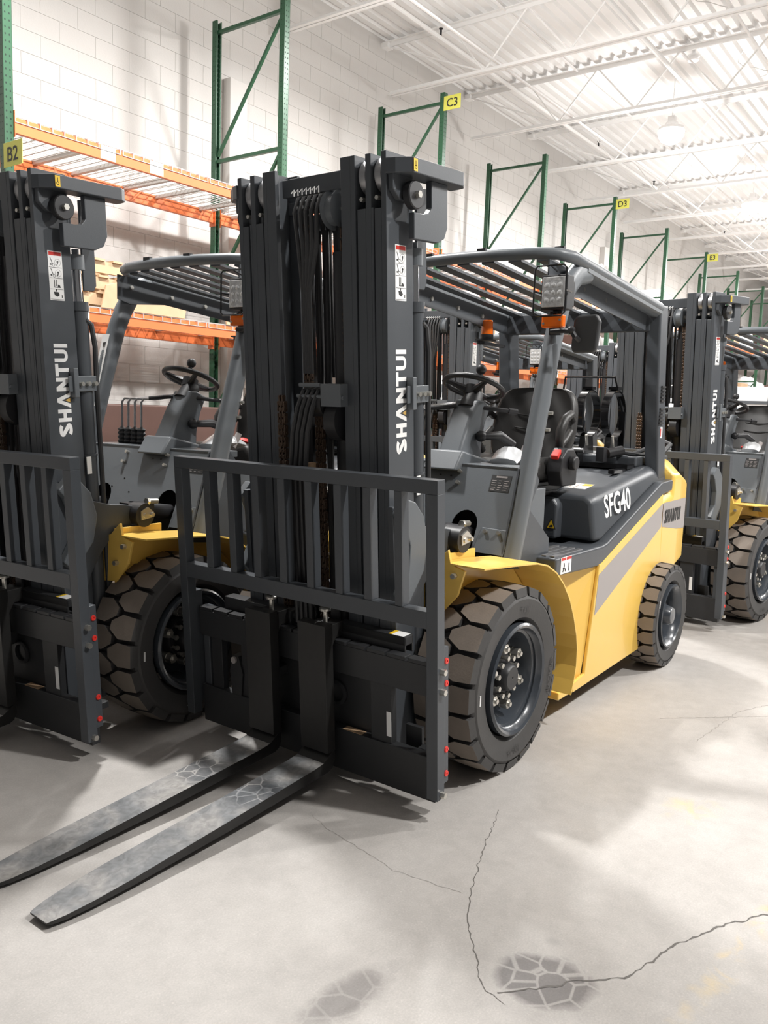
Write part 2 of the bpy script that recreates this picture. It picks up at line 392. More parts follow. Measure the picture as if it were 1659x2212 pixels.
hm = {'f': punch(FY, 1).mesh('perforations', M['hole'], fix=False), 'r': punch(RY, 1).mesh('perforations', M['hole'], fix=False)}
br = MB()
HZ = [.2, 1.45, 2.87, 4.29, 5.66]
hme = MB().box(-.018, .018, RY+.03, FY-.03, -.018, .018).mesh('brace', M['green'])
dme = {}
ordn = ['first', 'second', 'third', 'fourth', 'fifth', 'sixth', 'seventh', 'eighth', 'ninth', 'tenth', 'eleventh']
for i, x in enumerate(FX_):
    lab = {0: 'green rack frame at the left edge of the photo, behind the left forklift', 1: 'tall green rack frame between the left and middle forklift masts',
           2: 'green rack frame with the C3 sign, behind the middle mast', 3: 'green rack frame above the middle forklift roof, right of the C3 one',
           4: 'green rack frame with the D3 sign on its post', 6: 'green rack frame with the E3 sign on its post'}.get(i, '%s green rack frame counted from the left along the back wall' % ordn[i])
    t = tag(empty('rack_frame', (x, 0, 0)), lab, 'rack frame', 'green upright frames of the pallet rack')
    for k in 'fr':
        p = obj('post', pm[k], t)
        if i < 8: tag(obj('perforations', hm[k], p), kind='stuff')
        MB().box(-.06, .06, (FY if k == 'f' else RY)-.07, (FY if k == 'f' else RY)+.07, 0, .008).build('foot_plate', M['green'], t)
    for z in HZ:
        o = obj('brace', hme, t); o.location = (0, 0, z)
    for z0, z1 in zip(HZ[:-1], HZ[1:]):
        key = round(z1-z0, 2)
        if key not in dme: dme[key] = MB().cyl((0, RY+.04, .06), (0, FY-.04, key-.06), .021, 4).mesh('brace', M['green'])
        o = obj('brace', dme[key], t); o.location = (0, 0, z0)
# teal rack beyond
t = tag(empty('rack_frame', (-34.5, 1.9, 0)), 'dark teal rack frame far back at the right edge above the roofs', 'rack frame')
for s in (0, 1.07):
    MB().box(-.04, .04, FY+s-.035, FY+s+.035, 0, 5.0).build('post', M['dgreen'], t)
for z in (4.9, 4.2, 3.2): MB().box(-.02, .02, FY, FY+1.07, z, z+.04).build('brace', M['dgreen'], t)
MB().cyl((0, FY, 4.2), (0, FY+1.07, 3.25), .02, 4).build('brace', M['dgreen'], t)

def beam_mb(L):
    b = MB(); b.prism([(-.022, -.06), (.022, -.06), (.022, .035), (.006, .035), (.006, .06), (-.022, .06)], 'x', -L/2, L/2)
    for s in (-1, 1): b.box(s*L/2-.003 if s > 0 else -L/2-.0, s*L/2 if s > 0 else -L/2+.003, -.05, .05, -.1, .1)
    return b.mesh('rack_beam', M['orange'])
L = 3.05-.08
bme = beam_mb(L)
con = MB()
for s in (-1, 1): con.box(s*(L/2+.035)-.033, s*(L/2+.035)+.033, .022, .029, -.11, .1)
cme = con.mesh('connector', M['orange'])
def deck_mesh():
    d = MB(); n = 3; w = L/n
    y0, y1 = RY-.0, FY
    for k in range(n):
        x0 = -L/2+k*w+.015; x1 = x0+w-.03
        m = 9
        for i in range(m+1):
            xx = x0+(x1-x0)*i/m; d.box(xx-.004, xx+.004, y0-.02, y1+.026, .062, .0675); d.box(xx-.0035, xx+.0035, y1+.0225, y1+.029, .02, .066)
        for i in range(17):
            yy = y0+(y1-y0)*i/16; d.box(x0, x1, yy-.0035, yy+.0035, .0675, .0745)
        d.box(x0, x1, y1+.0225, y1+.028, .018, .023)
    return d.mesh('wire_deck', M['wire'], fix=False)
dm = deck_mesh()
sm_ = MB().box(-.022, .022, RY, FY, .03, .062).mesh('support_channel', M['wire'])
stk = MB().box(-.075, .075, .0225, .0235, -.055, .055).mesh('label_sticker', M['white'])
bayn = ['first', 'second', 'third', 'fourth', 'fifth', 'sixth', 'seventh', 'eighth', 'ninth', 'tenth']
for i in range(10):
    xc = (FX_[i]+FX_[i+1])/2
    for z, lv in ((3.68, 'upper'), (2.31, 'lower')):
        for yy, fr in ((FY, 'front'), (RY, 'rear')):
            t = tag(obj('rack_beam', bme), 'orange %s %s beam of the %s rack bay from the left' % (lv, fr, bayn[i]), 'rack beam', 'orange beams of the pallet rack')
            t.location = (xc, yy, z)
            c = obj('connector', cme, t)
            if fr == 'rear': t.rotation_euler = (0, 0, pi)
            elif i < 7:
                for q, sx in enumerate({(0, 3.68): (.63, .12, -1.2), (0, 2.31): (-.95, .9), (1, 2.31): (1.15,)}.get((i, z), (.7, -.75))):
                    s = obj('label_sticker', stk, t); s.location = (sx, 0, 0)
        t = tag(obj('wire_deck', dm), 'wire mesh deck on the %s beams of the %s rack bay from the left' % (lv, bayn[i]), 'wire deck', 'galvanised wire decks on the rack beams')
        t.location = (xc, 0, z)
        for k in range(3):
            for q in (.2, .8): obj('support_channel', sm_, t).location = (-L/2+L/3*(k+q), 0, 0)
        if z > 3 and i > 4: pass

# ---------------- lettering ----------------
def text_mesh(body, name, m, sx=1, offset=0, extrude=.0004):
    cu = bpy.data.curves.new(name, 'FONT'); cu.body = body; cu.align_x = 'CENTER'; cu.align_y = 'CENTER'; cu.size = 1; cu.offset = offset; cu.extrude = 0; cu.resolution_u = 3
    o = bpy.data.objects.new(name, cu); COL.objects.link(o)
    dg = bpy.context.evaluated_depsgraph_get(); me = bpy.data.meshes.new_from_object(o.evaluated_get(dg)); bpy.data.objects.remove(o)
    me.materials.clear(); me.materials.append(m); me.name = name
    for v in me.vertices: v.co.x *= sx
    xs = [v.co.x for v in me.vertices]; ys = [v.co.y for v in me.vertices]
    cx, cy = (max(xs)+min(xs))/2, (max(ys)+min(ys))/2
    for v in me.vertices: v.co.x -= cx; v.co.y -= cy
    return me, max(xs)-min(xs), max(ys)-min(ys)
def place_text(me, parent, name, origin, xd, yd, s):
    """lay the flat mesh me on a surface: reading direction xd, up yd"""
    o = obj(name, me, parent); xd = Vector(xd).normalized(); yd = Vector(yd).normalized(); z = xd.cross(yd)
    o.matrix_local = Matrix(((xd.x*s, yd.x*s, z.x*s, origin[0]), (xd.y*s, yd.y*s, z.y*s, origin[1]), (xd.z*s, yd.z*s, z.z*s, origin[2]), (0, 0, 0, 1)))
    return o
def logo_mesh(name, m, tri=None, slant=0):
    """heavy wide capitals SHANTUI, unit height, built from strokes"""
    b = MB(); x = 0; T = .27; gap = .13
    def q(pts):
        b.add([(px+slant*py, py, 0) for px, py in pts], [tuple(range(len(pts)))])
    def rect(x0, x1, y0, y1): q([(x0, y0), (x1, y0), (x1, y1), (x0, y1)])
    # S
    w = .92
    pts = []
    for k in range(15):
        a = radians(20+k*(250-20)/14); pts.append((w/2+(w/2-T/2)*cos(a), .745+(.255-.12)*sin(a)))
    for k in range(15):
        a = radians(90-k*(250)/14); pts.append((w/2+(w/2-T/2)*cos(a), .255+(.255-.12)*sin(a)))
    pts = pts[:13]+pts[17:]
    P = [Vector(p) for p in pts]; L_, R_ = [], []
    for i, p in enumerate(P):
        d = (P[min(i+1, len(P)-1)]-P[max(i-1, 0)]).normalized(); n = Vector((-d.y, d.x)); h = .12+.03*abs(d.y)
        L_.append(p+n*h); R_.append(p-n*h)
    for i in range(len(P)-1): q([tuple(L_[i]), tuple(R_[i]), tuple(R_[i+1]), tuple(L_[i+1])])
    x = w+gap
    rect(x, x+T, 0, 1); rect(x+.88-T, x+.88, 0, 1); rect(x+T, x+.88-T, .38, .62); x += .88+gap*.7
    aw = 1.1; q([(x, 0), (x+T*1.05, 0), (x+aw/2+.02, .72), (x+aw/2+.14, 1), (x+aw/2-.14, 1)]); q([(x+aw, 0), (x+aw/2+.14, 1), (x+aw/2-.02, .72+.0), (x+aw-T*1.05, 0)])
    ax = x+aw/2; x += aw+gap*.7
    rect(x, x+T, 0, 1); rect(x+.95-T, x+.95, 0, 1); q([(x+T, 1), (x+T-.02, .55), (x+.95-T, 0), (x+.95-T+.02, .45)]); x += .95+gap*.8
    rect(x, x+.88, .76, 1); rect(x+.44-T/2, x+.44+T/2, 0, .76); x += .88+gap*.8
    rect(x, x+T, .3, 1); rect(x+.88-T, x+.88, .3, 1)
    arc = [(x+.44+(.44)*cos(radians(180+a)), .33+.33*sin(radians(180+a))) for a in range(0, 181, 20)]
    arc2 = [(x+.44+(.17)*cos(radians(180+a)), .31+.10*sin(radians(180+a))) for a in range(0, 181, 20)]
    for i in range(9): q([arc[i], arc[i+1], arc2[i+1], arc2[i]])
    x += .88+gap
    rect(x, x+T, 0, 1); x += T
    if tri:
        b.mi = 1; q([(ax-.17, .02), (ax+.17, .02), (ax, .42)])
    me = b.mesh(name, [m]+([tri] if tri else []), fix=False)
    for v in me.vertices: v.co.x = v.co.x/x-.5; v.co.y -= .5
    return me
def scale_mesh(me, sx, sy):
    for v in me.vertices: v.co.x *= sx; v.co.y *= sy
    return me
LOGO = scale_mesh(logo_mesh('logo_lettering', M['white'], M['gold']), .41, .07)
LOGO2 = scale_mesh(logo_mesh('logo_lettering', M['ink'], None, .18), .33, .088)
SIGN_TXT = {}
# aisle signs
def sign(x, z, txt, lab):
    t = tag(MB().box(-.003, .003, .03, .29, -.09, .09).build('aisle_sign', M['sign'], bevel=.001), lab, 'sign')
    t.location = (x+.042, FY, z)
    me, w_, h_ = text_mesh(txt, 'sign_lettering', M['ink'], 1, .012)
    place_text(me, t, 'lettering', (.0045, .16, 0), (0, 1, 0), (0, 0, 1), .15)
sign(FX_[0], 3.42, 'B2', 'yellow aisle sign reading B2 under the upper beam, left edge')
sign(FX_[2], 5.63, 'C3', 'yellow aisle sign reading C3 on top of the rack frame')
sign(FX_[4], 5.63, 'D3', 'yellow aisle sign reading D3 on the rack frame')
sign(FX_[6], 5.63, 'E3', 'yellow aisle sign reading E3 on the rack frame far right')

# ---------------- forklift ----------------
TILT = radians(4.4755); BP = Vector((.6604, 0, .098)); PIV = Vector((.3, 0, .4))
def forklift():
    T = empty('forklift')
    G, Y, K = M['grey'], M['yellow'], M['black']
    def mt(o):   # place a mast-frame part
        o.location = BP; o.rotation_euler = (0, TILT, 0); o['mast'] = 1; return o
    # --- wheels
    def wheel(R, W, yo, s, xc, n, rr, front):
        """tyre with lugs; s=+1 left side"""
        c = (0, 0, 0); b = MB(); b.mi = 0
        rb = R-.032; hw = W/2
        pr = [(rr+.012, -hw+.03), (rr+.03, -hw+.006), (rr+.07, -hw), (R*.86, -hw-.004), (R*.895, -hw+.004), (rb-.004, -hw+.012), (rb, -hw+.05), (rb, hw-.05), (rb-.004, hw-.012), (R*.895, hw-.004), (R*.86, hw+.004), (rr+.07, hw), (rr+.03, hw-.006), (rr+.012, hw-.03)]
        b.lathe(pr, c, 'y', 64, closed=True)
        p = 2*pi/n
        shape = [(-.40, .5), (.40, .5), (.435, .19), (.15, -.035), (-.15, -.035), (-.435, .19)]
        for row in (1, -1):
            for k in range(n):
                a0 = (k+(.5 if row < 0 else 0))*p
                def P(u, w, r): a = a0+u*p; return (r*cos(a), w*W*row, r*sin(a))
                top = [P(u, w if w < .45 else .475, R-(.006 if w > .45 else 0)) for u, w in shape]
                # extra mid shoulder verts for curvature
                mid = [P(0, .475, R-.004), P(0, -.035, R)]
                bot = [P(u, w, rb-.005) for u, w in shape]
                sh = [P(-.42, .503, R*.895), P(.42, .503, R*.895)]
                V = top+bot+sh; n0 = len(b.v)
                # faces: 0 shoulderL 1 shoulderR 2..5 inner
                b.mi = 1; F = [(0, 1, 2, 5), (5, 2, 3, 4)]
                b.v += V; fo = [tuple(i+n0 for i in f) for f in F]
                b.f += fo; b.m += [1, 1]
                S = [(0, 5, 11, 6), (5, 4, 10, 11), (4, 3, 9, 10), (3, 2, 8, 9), (2, 1, 7, 8), (1, 0, 12, 13), (0, 6, 12), (1, 13, 7)]
                b.f += [tuple(i+n0 for i in f) for f in S]; b.m += [0]*len(S)
        ty = b.build('tyre', [M['rubber'], M['tread']], T, smooth=30, fix=True)
        ty.location = (xc, yo*s-s*hw, R)
        y1 = s*(hw)
        r = MB()
        if front:
            r.lathe([(rr+.004, -.03), (rr+.006, .004), (rr-.004, .012), (rr-.016, .006), (rr-.022, -.012), (rr-.030, -.02), (rr-.028, -.03), (rr-.040, -.036), (rr-.052, -.07), (rr-.056, -.10), (rr-.062, -.125), (.125, -.13), (.08, -.13), (.08, -.2), (rr-.04, -.2)], (0, y1, 0), 'y', 48, sgn=s, caps=False)
        else:
            r.lathe([(rr+.004, -.03), (rr+.005, .004), (rr-.004, .008), (rr-.012, -.006), (rr-.02, -.012), (rr-.03, -.05), (rr-.036, -.085), (rr-.06, -.095), (.08, -.09), (.078, -.12), (rr-.02, -.13)], (0, y1, 0), 'y', 48, sgn=s, caps=False)
        ri = r.build('rim', M['rim'], ty, smooth=40)
        h = MB()
        if front:
            h.lathe([(.112, -.15), (.112, -.095), (.10, -.08), (.066, -.08), (.062, -.035), (.052, -.024), (.006, -.024), (.004, -.028)], (0, y1, 0), 'y', 32, sgn=s)
            for k in range(10):
                a = 2*pi*k/10+.2; q = (.088*cos(a), .088*sin(a)); h.mi = 1
                h.cyl((q[0], y1-s*.09, q[1]), (q[0], y1-s*.055, q[1]), .0075, 8); h.cyl((q[0], y1-s*.055, q[1]), (q[0], y1-s*.042, q[1]), .0125, 6)
            nu = MB()
            for k in range(6):
                a = 2*pi*k/6+.35; q = (.134*cos(a), .134*sin(a))
                n_ = MB(); n_.cyl((q[0], y1-s*.135, q[1]), (q[0], y1-s*.085, q[1]), .025, 16); n_.cyl((q[0], y1-s*.085, q[1]), (q[0], y1-s*.05, q[1]), .024, 6); n_.cyl((q[0], y1-s*.05, q[1]), (q[0], y1-s*.038, q[1]), .011, 10)
                n_.build('wheel_nut', M['zinc'], ty, smooth=40)
        else:
            h.lathe([(.085, -.12), (.085, -.06), (.07, -.045), (.064, -.03), (.058, .0), (.05, .01), (.002, .014)], (0, y1, 0), 'y', 32, sgn=s)
            h.mi = 1
            for k in range(6):
                a = 2*pi*k/6; q = (.115*cos(a), .115*sin(a)); h.cyl((q[0], y1-s*.1, q[1]), (q[0], y1-s*.075, q[1]), .012, 6)
        h.build('hub', [M['rim'] if not front else K, M['zinc']], ty, smooth=40)
        # small silver tag on the sidewall
        lab = MB(); 
        a = -.1 if front else .35
        lab.mi = 0; lab.box(R*.8*cos(a)-.004, R*.8*cos(a)+.004, y1+s*.002, y1+s*.005, R*.8*sin(a)+.0, R*.8*sin(a)+.045)
        lab.build('sidewall_sticker', M['white'], ty)
        return ty
    for s in (1, -1):
        w = wheel(.42, .285, .7013, s, 0, 20, .248, True)
        if s > 0:
            me, a, b_ = text_mesh('300-15', 'lettering', M['rubber'], 1, .01)
            me = me.copy()
            for ang, R_, txt in ((-pi/2+.02, .325, '300-15'), (pi*.5+.12, .31, 'TAW'), (pi+.18, .33, 'OLAOVIP')):
                me, a, b_ = text_mesh(txt, 'lettering', M['side_text'] if 'side_text' in M else M.setdefault('side_text', mat('raised_rubber', (.035, .033, .033), .5)), 1, .004)
                S_ = .042
                # outward view from +y: x axis points left, so angle runs clockwise
                px, pz = -R_*cos(pi-ang), R_*sin(ang)
                rad = Vector((cos(ang), 0, sin(ang)))
                upd = rad if sin(ang) > -.2 else -rad
                if txt == '300-15': upd = rad
                xd = upd.cross(Vector((0, 1, 0)))
                place_text(me, w, 'lettering', (R_*cos(ang), .1425+.0055, R_*sin(ang)), xd, upd, S_)
        wheel(.3353, .2, .7207, s, -2.09, 22, .2, False)
    # --- axle and underbody
    MB().cyl((0, -.5, .42), (0, .5, .42), .11, 16).build('front_axle', K, T, smooth=True)
    u = MB(); u.box(-1.95, .12, -.36, .36, .22, .86); u.box(-2.2, -1.95, -.3, .3, .25, .5); u.build('chassis', K, T)
    # front support plates, yellow
    for s in (1, -1):
        b = MB(); b.prism([(s*.2, .70), (s*.2, .93), (s*.43, .95), (s*.495, 1.011), (s*.512, .95), (s*.582, .93), (s*.55, .82), (s*.47, .73)], 'x', .285, .30)
        b.box(.0, .285, s*.44, s*.455, .60, .98)
        p = b.build('axle_bracket', Y, T, bevel=.002)
        for q in ((.535, .905), (.48, .82)):
            MB().cyl((.30, s*q[0], q[1]), (.322, s*q[0], q[1]), .0125, 6).build('bolt', M['zinc'], p)
        # fender: bent strip
        path = [(.30, .955), (.09, .948), (-.13, .93), (-.24, .905), (-.34, .858), (-.43, .79), (-.51, .705), (-.575, .60), (-.622, .50), (-.643, .425), (-.645, .33), (-.627, .26), (-.60, .19)]
        b = MB(); V = []; F = []
        y0, y1 = s*.46, s*.705
        for i, (x, z) in enumerate(path):
            d = Vector(path[min(i+1, len(path)-1)])-Vector(path[max(i-1, 0)]); n = Vector((d.y, -d.x)).normalized()*.008
            yo_ = y1-(s*.03 if i == 0 else 0)
            V += [(x, y0, z), (x, yo_, z), (x-n.x, yo_, z-n.y), (x-n.x, y0, z-n.y)]
            if i:
                k = 4*i; F += [(k-4, k-3, k+1, k), (k-3, k-2, k+2, k+1), (k-2, k-1, k+3, k+2), (k-1, k-4, k, k+3)]
        F += [(0, 1, 2, 3), tuple(len(V)-4+k for k in (3, 2, 1, 0))]
        b.add(V, F)
        # inner web under the fender
        web = [(.24, .945), (.05, .94), (-.13, .92), (-.34, .85), (-.51, .70), (-.63, .45), (-.62, .26), (-.60, .26), (-.60, .45), (-.45, .62), (-.3, .74), (-.1, .8), (.1, .79), (.2, .80)]
        b.prism(web, 'y', s*.462, s*.47)
        f = b.build('fender', Y, T, bevel=.0015)
        for q in ((-.30, .876), (-.60, .548), (-.645, .36)):
            MB().ball((q[0]-.004, s*.66, q[1]), .009, 8).build('bolt', Y, f)
        # side body: step + outer panel
        b = MB()
        outer = [(-1.105, .79), (-2.07, 1.115), (-2.10, .60), (-2.06, .50), (-1.857, .155), (-.82, .125), (-.80, .175), (-.965, .195), (-.985, .31), (-1.075, .79)]
        b.prism(outer, 'y', s*.60, s*.62)
        b.box(-.965, -.65, s*.47, s*.615, .125, .165)
        sp = b.build('side_panel', Y, T, bevel=.006)
        b = MB(); b.prism([(-.60, .17), (-1.9, .17), (-1.9, .9), (-1.1, .80), (-.66, .80), (-.62, .55)], 'y', s*.47, s*.485)
        b.add([(-.66, s*.485, .80), (-1.08, s*.60, .785), (-.985, s*.60, .31), (-.95, s*.6, .17), (-.66, s*.485, .17)], [(0, 1, 2, 3, 4)])
        b.build('inner_panel', Y, T)
        # grey stripe on the side
        MB().prism([(-1.072, .73), (-1.045, .507), (-2.062, .905), (-2.073, 1.058)], 'y', s*.6205, s*.6212).build('stripe', M['stripe'], sp)
        # step with treads and dark valance
        b = MB(); val = [(-.52, .795), (-1.118, .775), (-2.10, 1.112), (-2.26, 1.13), (-2.26, 1.20), (-2.05, 1.19), (-1.19, .895), (-1.12, .885), (-.52, .885)]
        b.prism(val, 'y', s*.40, s*.615)
        st = b.build('step', M['grey'], T, bevel=.012, seg=3)
        for k in range(4): MB().box(-.90, -.55, s*(.43+k*.045), s*(.455+k*.045), .886, .892).build('tread_strip', M['steel'], st)
        MB().box(-.70, -.575, s*.6155, s*.6165, .80, .885).build('step_sticker', M['white'], st)
        q = MB(); q.box(-.70, -.64, s*.6167, s*.617, .868, .882); q.box(-.632, -.58, s*.6167, s*.617, .868, .882); q.build('sticker_print', M['red'], st)
        q = MB(); q.sweep([(-.60, s*.617, .81), (-.615, s*.617, .84), (-.61, s*.617, .855)], .003, 4); q.sweep([(-.60, s*.617, .83), (-.625, s*.617, .825), (-.635, s*.617, .81)], .003, 4); q.sweep([(-.67, s*.617, .81), (-.67, s*.617, .85)], .003, 4); q.build('sticker_print', M['ink'], st)
    # --- engine hood
    b = MB()
    secs = [(-1.12, .56, .53, .90, 1.145), (-1.19, .575, .548, .905, 1.165), (-2.0, .575, .55, 1.175, 1.28), (-2.26, .575, .55, 1.18, 1.30)]
    V = []; F = []
    for (x, yb_, yt, zb, zt) in secs:
        V += [(x, -yb_, zb), (x, -yt, zt-.03), (x, -yt+.04, zt), (x, yt-.04, zt), (x, yt, zt-.03), (x, yb_, zb)]
    for i in range(3):
        for k in range(6):
            F.append((i*6+k, i*6+(k+1) % 6, i*6+6+(k+1) % 6, i*6+6+k))
    F += [tuple(range(6)), tuple(range(18, 24))]
    b.add(V, F)
    hd = b.build('hood', M['grey'], T, bevel=.022, seg=4, smooth=True)
    # stepped front of the hood
    b = MB(); b.prism([(-.36, .90), (.36, .90), (.36, 1.09), (.33, 1.13), (.24, 1.13), (.17, 1.08), (-.17, 1.08), (-.24, 1.13), (-.33, 1.13), (-.36, 1.09)], 'x', -1.14, -1.05)
    b.prism([(-.42, .78), (.42, .78), (.42, .875), (-.42, .875)], 'x', -1.1, -.62)
    b.build('hood_front', M['grey'], T, bevel=.015, seg=3)
    b = MB(); b.box(-1.05, -1.035, .215, .275, .955, 1.055); b.build('latch_socket', M['black_gloss'], hd)
    b = MB(); b.box(-1.05, -1.046, .115, .205, .94, 1.06); b.build('noise_sticker', M['white'], hd)
    me, a, c = text_mesh('108', 'sticker_print', M['ink'], .8, .015); place_text(me, hd, 'sticker_print', (-1.0455, .16, .975), (0, 1, 0), (0, 0, 1), .05)
    me, a, c = text_mesh('LwA', 'sticker_print', M['ink'], .8, .01); place_text(me, hd, 'sticker_print', (-1.0455, .172, 1.03), (0, 1, 0), (0, 0, 1), .022)
    b = MB(); b.add([(-1.0485, .30, .955), (-1.0485, .36, .955), (-1.0485, .33, 1.015)], [(0, 1, 2)]); b.build('warning_triangle', M['ink'], hd)
    b = MB(); b.add([(-1.047, .307, .959), (-1.047, .353, .959), (-1.047, .33, 1.007)], [(0, 1, 2)]); b.build('warning_triangle', M['decal_yellow'], hd)
    b = MB(); b.add([(-1.0465, .318, .963), (-1.0465, .342, .966), (-1.0465, .34, .98), (-1.0465, .325, .976)], [(0, 1, 2, 3)]); b.build('warning_triangle', M['ink'], hd)
    me, a, c = text_mesh('SFG40', 'model_lettering', M['white'], .66, .02)
    for s in (1, -1):
        yd = Vector((0, -s*.10, 1)); 
        xd = Vector((-s*1, 0, s*0+.235)) if s > 0 else Vector((1, 0, -.235))
        sc_ = .178
        yd = Vector((0, -.105*s, 1))
        o = obj('model_lettering', me, hd); xd = xd.normalized()
        z = xd.cross(yd).normalized()
        cx, cz = -1.40, 1.105
        t_ = (cz-1.0)/.265
        yy = s*(.5755-.027*(.5))+s*.012
        o.matrix_local = Matrix(((xd.x*sc_, yd.x*sc_, z.x*sc_, cx), (xd.y*sc_, yd.y*sc_, z.y*sc_, yy), (xd.z*sc_, yd.z*sc_, z.z*sc_, cz), (0, 0, 0, 1)))
    # sheet of stickers on the hood top
    b = MB(); sl = .105/.76
    def ht(x): return 1.165+(-1.19-x)*sl+.0012
    b.add([(x, y, ht(x)) for x, y in ((-1.26, .26), (-1.26, .43), (-1.40, .43), (-1.40, .26))], [(0, 1, 2, 3)]); b.build('hood_sticker', M['white'], hd)
    b = MB(); b.add([(x, y, ht(x)+.0006) for x, y in ((-1.345, .37), (-1.345, .428), (-1.395, .428), (-1.395, .37))], [(0, 1, 2, 3)]); b.build('hood_sticker', M['decal_yellow'], hd)
    b = MB()
    for q in (.28, .315, .35): b.add([(x, y, ht(x)+.0006) for x, y in ((-1.27, q), (-1.27, q+.004), (-1.39, q+.004), (-1.39, q))], [(0, 1, 2, 3)])
    b.build('sticker_print', M['card'], hd)
    MB().box(-1.86, -1.66, .40, .44, 1.245, 1.275).build('hood_latch', M['black_gloss'], hd, bevel=.006)
    # --- counterweight
    b = MB()
    st_ = [(-2.075, .62, .50, 1.15), (-2.262, .62, .52, 1.19), (-2.275, .62, .54, 1.325), (-2.40, .618, .60, 1.325), (-2.57, .612, .64, 1.27), (-2.64, .57, .66, 1.22), (-2.68, .40, .66, 1.18)]
    V = []; F = []
    for x, hw, zb, zt in st_:
        V += [(x, -hw, zb), (x, -hw, zt-.10), (x, -hw+.10, zt), (x, hw-.10, zt), (x, hw, zt-.10), (x, hw, zb)]
    for i in range(len(st_)-1):
        for k in range(6): F.append((i*6+k, i*6+(k+1) % 6, i*6+6+(k+1) % 6, i*6+6+k))
    F += [tuple(range(6)), tuple(range(len(V)-6, len(V)))]
    b.add(V, F); cw = b.build('counterweight', Y, T, bevel=.02, seg=3, smooth=True)
    for s in (1, -1):
        MB().add([(-2.078, s*.6222, .905), (-2.078, s*.6222, 1.058), (-2.38, s*.620, 1.062), (-2.565, s*.6145, 1.064), (-2.565, s*.6145, .855), (-2.38, s*.620, .865)], [(0, 1, 2, 5), (5, 2, 3, 4)]).build('stripe', M['stripe'], cw, fix=False)
        place_text(LOGO2, cw, 'logo_lettering', (-2.275, s*.6235, .967), (-s, -.012, 0), (0, 0, 1), 1)
    # --- cowl: inclined front panel with the tilt cylinder holes
    def px(z): return -.15-(z-.9)*.44
    def panel(P, t=.004, off=0):
        V = [(px(z)+off, y, z) for y, z in P]+[(px(z)+off-t, y, z) for y, z in P]; n = len(P)
        return V, [tuple(range(n)), tuple(range(n, 2*n))[::-1]]+[(i, (i+1) % n, n+(i+1) % n, n+i) for i in range(n)]
    b = MB()
    arc = [(.26+.072*cos(a), 1.045+.072*sin(a)) for a in [pi*k/10 for k in range(11)]]  # from right to left
    right = [(.49, .94), (.49, 1.318), (.0, 1.318), (.0, .92), (.188, .92), (.188, 1.045)]+arc[::-1][1:]+[(.332, .92), (.345, .94)]
    for s in (1, -1):
        V, F = panel([(y*s, z) for y, z in right]); b.add(V, F)
    cp = b.build('cowl_panel', M['grey2'], T)
    for s in (1, -1):
        V, F = panel([(s*.345, .93), (s*.51, .93), (s*.51, 1.043), (s*.365, 1.046)], .004, .006); fb = MB(); fb.add(V, F); fp = fb.build('cowl_flap', M['grey2'], T, bevel=.002)
        for q in (.39, .462): MB().cyl((px(1.028)+.006, s*q, 1.028), (px(1.028)+.02, s*q, 1.032), .010, 8).build('bolt', M['zinc'], fp)
    for s in (1, -1):
        for q, z in ((.162, 1.295), (.167, 1.24)):
            MB().cyl((px(z), s*q, z), (px(z)+.02, s*q, z+.006), .010, 6).build('bolt', M['zinc'], cp)
    b = MB()
    for y_, z_ in ((.05, 1.27), (.113, 1.27), (-.12, 1.15), (-.2, 1.1), (-.05, 1.08)): b.cyl((px(z_)-.001, y_, z_), (px(z_)+.0012, y_, z_), .006, 10)
    b.build('drilled_hole', M['ink'], cp)
    b = MB(); V, F = panel([(.345, 1.215), (.452, 1.215), (.452, 1.292), (.345, 1.292)], .001, .002); b.add(V, F); b.build('data_plate', M['ink'], cp)
    b = MB()
    for k in range(6):
        z = 1.275-k*.0105
        for (a0, a1) in ((.352, .38), (.388, .41), (.418, .446)):
            if k == 0: continue
            V, F = panel([(a0, z), (a1-(k*7 % 3)*.004, z), (a1-(k*7 % 3)*.004, z+.003), (a0, z+.003)], .0005, .003); b.add(V, F)
    V, F = panel([(.37, 1.28), (.43, 1.28), (.43, 1.2885), (.37, 1.2885)], .0005, .003); b.add(V, F)
    b.build('plate_print', M['stripe'], cp)
    b = MB(); b.prism([(-.335, 1.30), (-.335, 1.335), (-.52, 1.335), (-.52, 1.30)], 'y', -.49, .49); b.box(-.55, -.18, -.49, -.47, .8, 1.30); b.box(-.66, -.32, .462, .47, .85, 1.22)
    b.box(-1.05, -.35, -.45, .45, .72, .76)
    b.build('cowl_top', M['grey2'], T, bevel=.004)
    # hidden dark interior behind the cowl
    MB().box(-.62, -.34, -.44, .44, .78, 1.26).build('cowl_core', K, T)
    # --- steering column, wheel, levers
    b = MB(); CY = .06
    secs = [(-.40, 1.325, .085, .11), (-.45, 1.45, .075, .085), (-.50, 1.56, .075, .07), (-.56, 1.655, .085, .055)]
    V = []; F = []
    for x, z, hw, d in secs:
        V += [(x+d*.6, CY-hw*.8, z), (x+d*.6, CY+hw*.8, z), (x, CY+hw, z), (x-d*1.5, CY+hw*.9, z-.03), (x-d*1.5, CY-hw*.9, z-.03), (x, CY-hw, z)]
    for i in range(3):
        for k in range(6): F.append((i*6+k, i*6+(k+1) % 6, i*6+6+(k+1) % 6, i*6+6+k))
    F += [tuple(range(6)), tuple(range(18, 24))]
    b.add(V, F); b.prism([(-.27, 1.30), (-.34, 1.40), (-.62, 1.34), (-.62, 1.28)], 'y', CY-.10, CY+.10)
    pass
    sc = b.build('steering_column', M['grey2'], T, bevel=.012, seg=3, smooth=True)
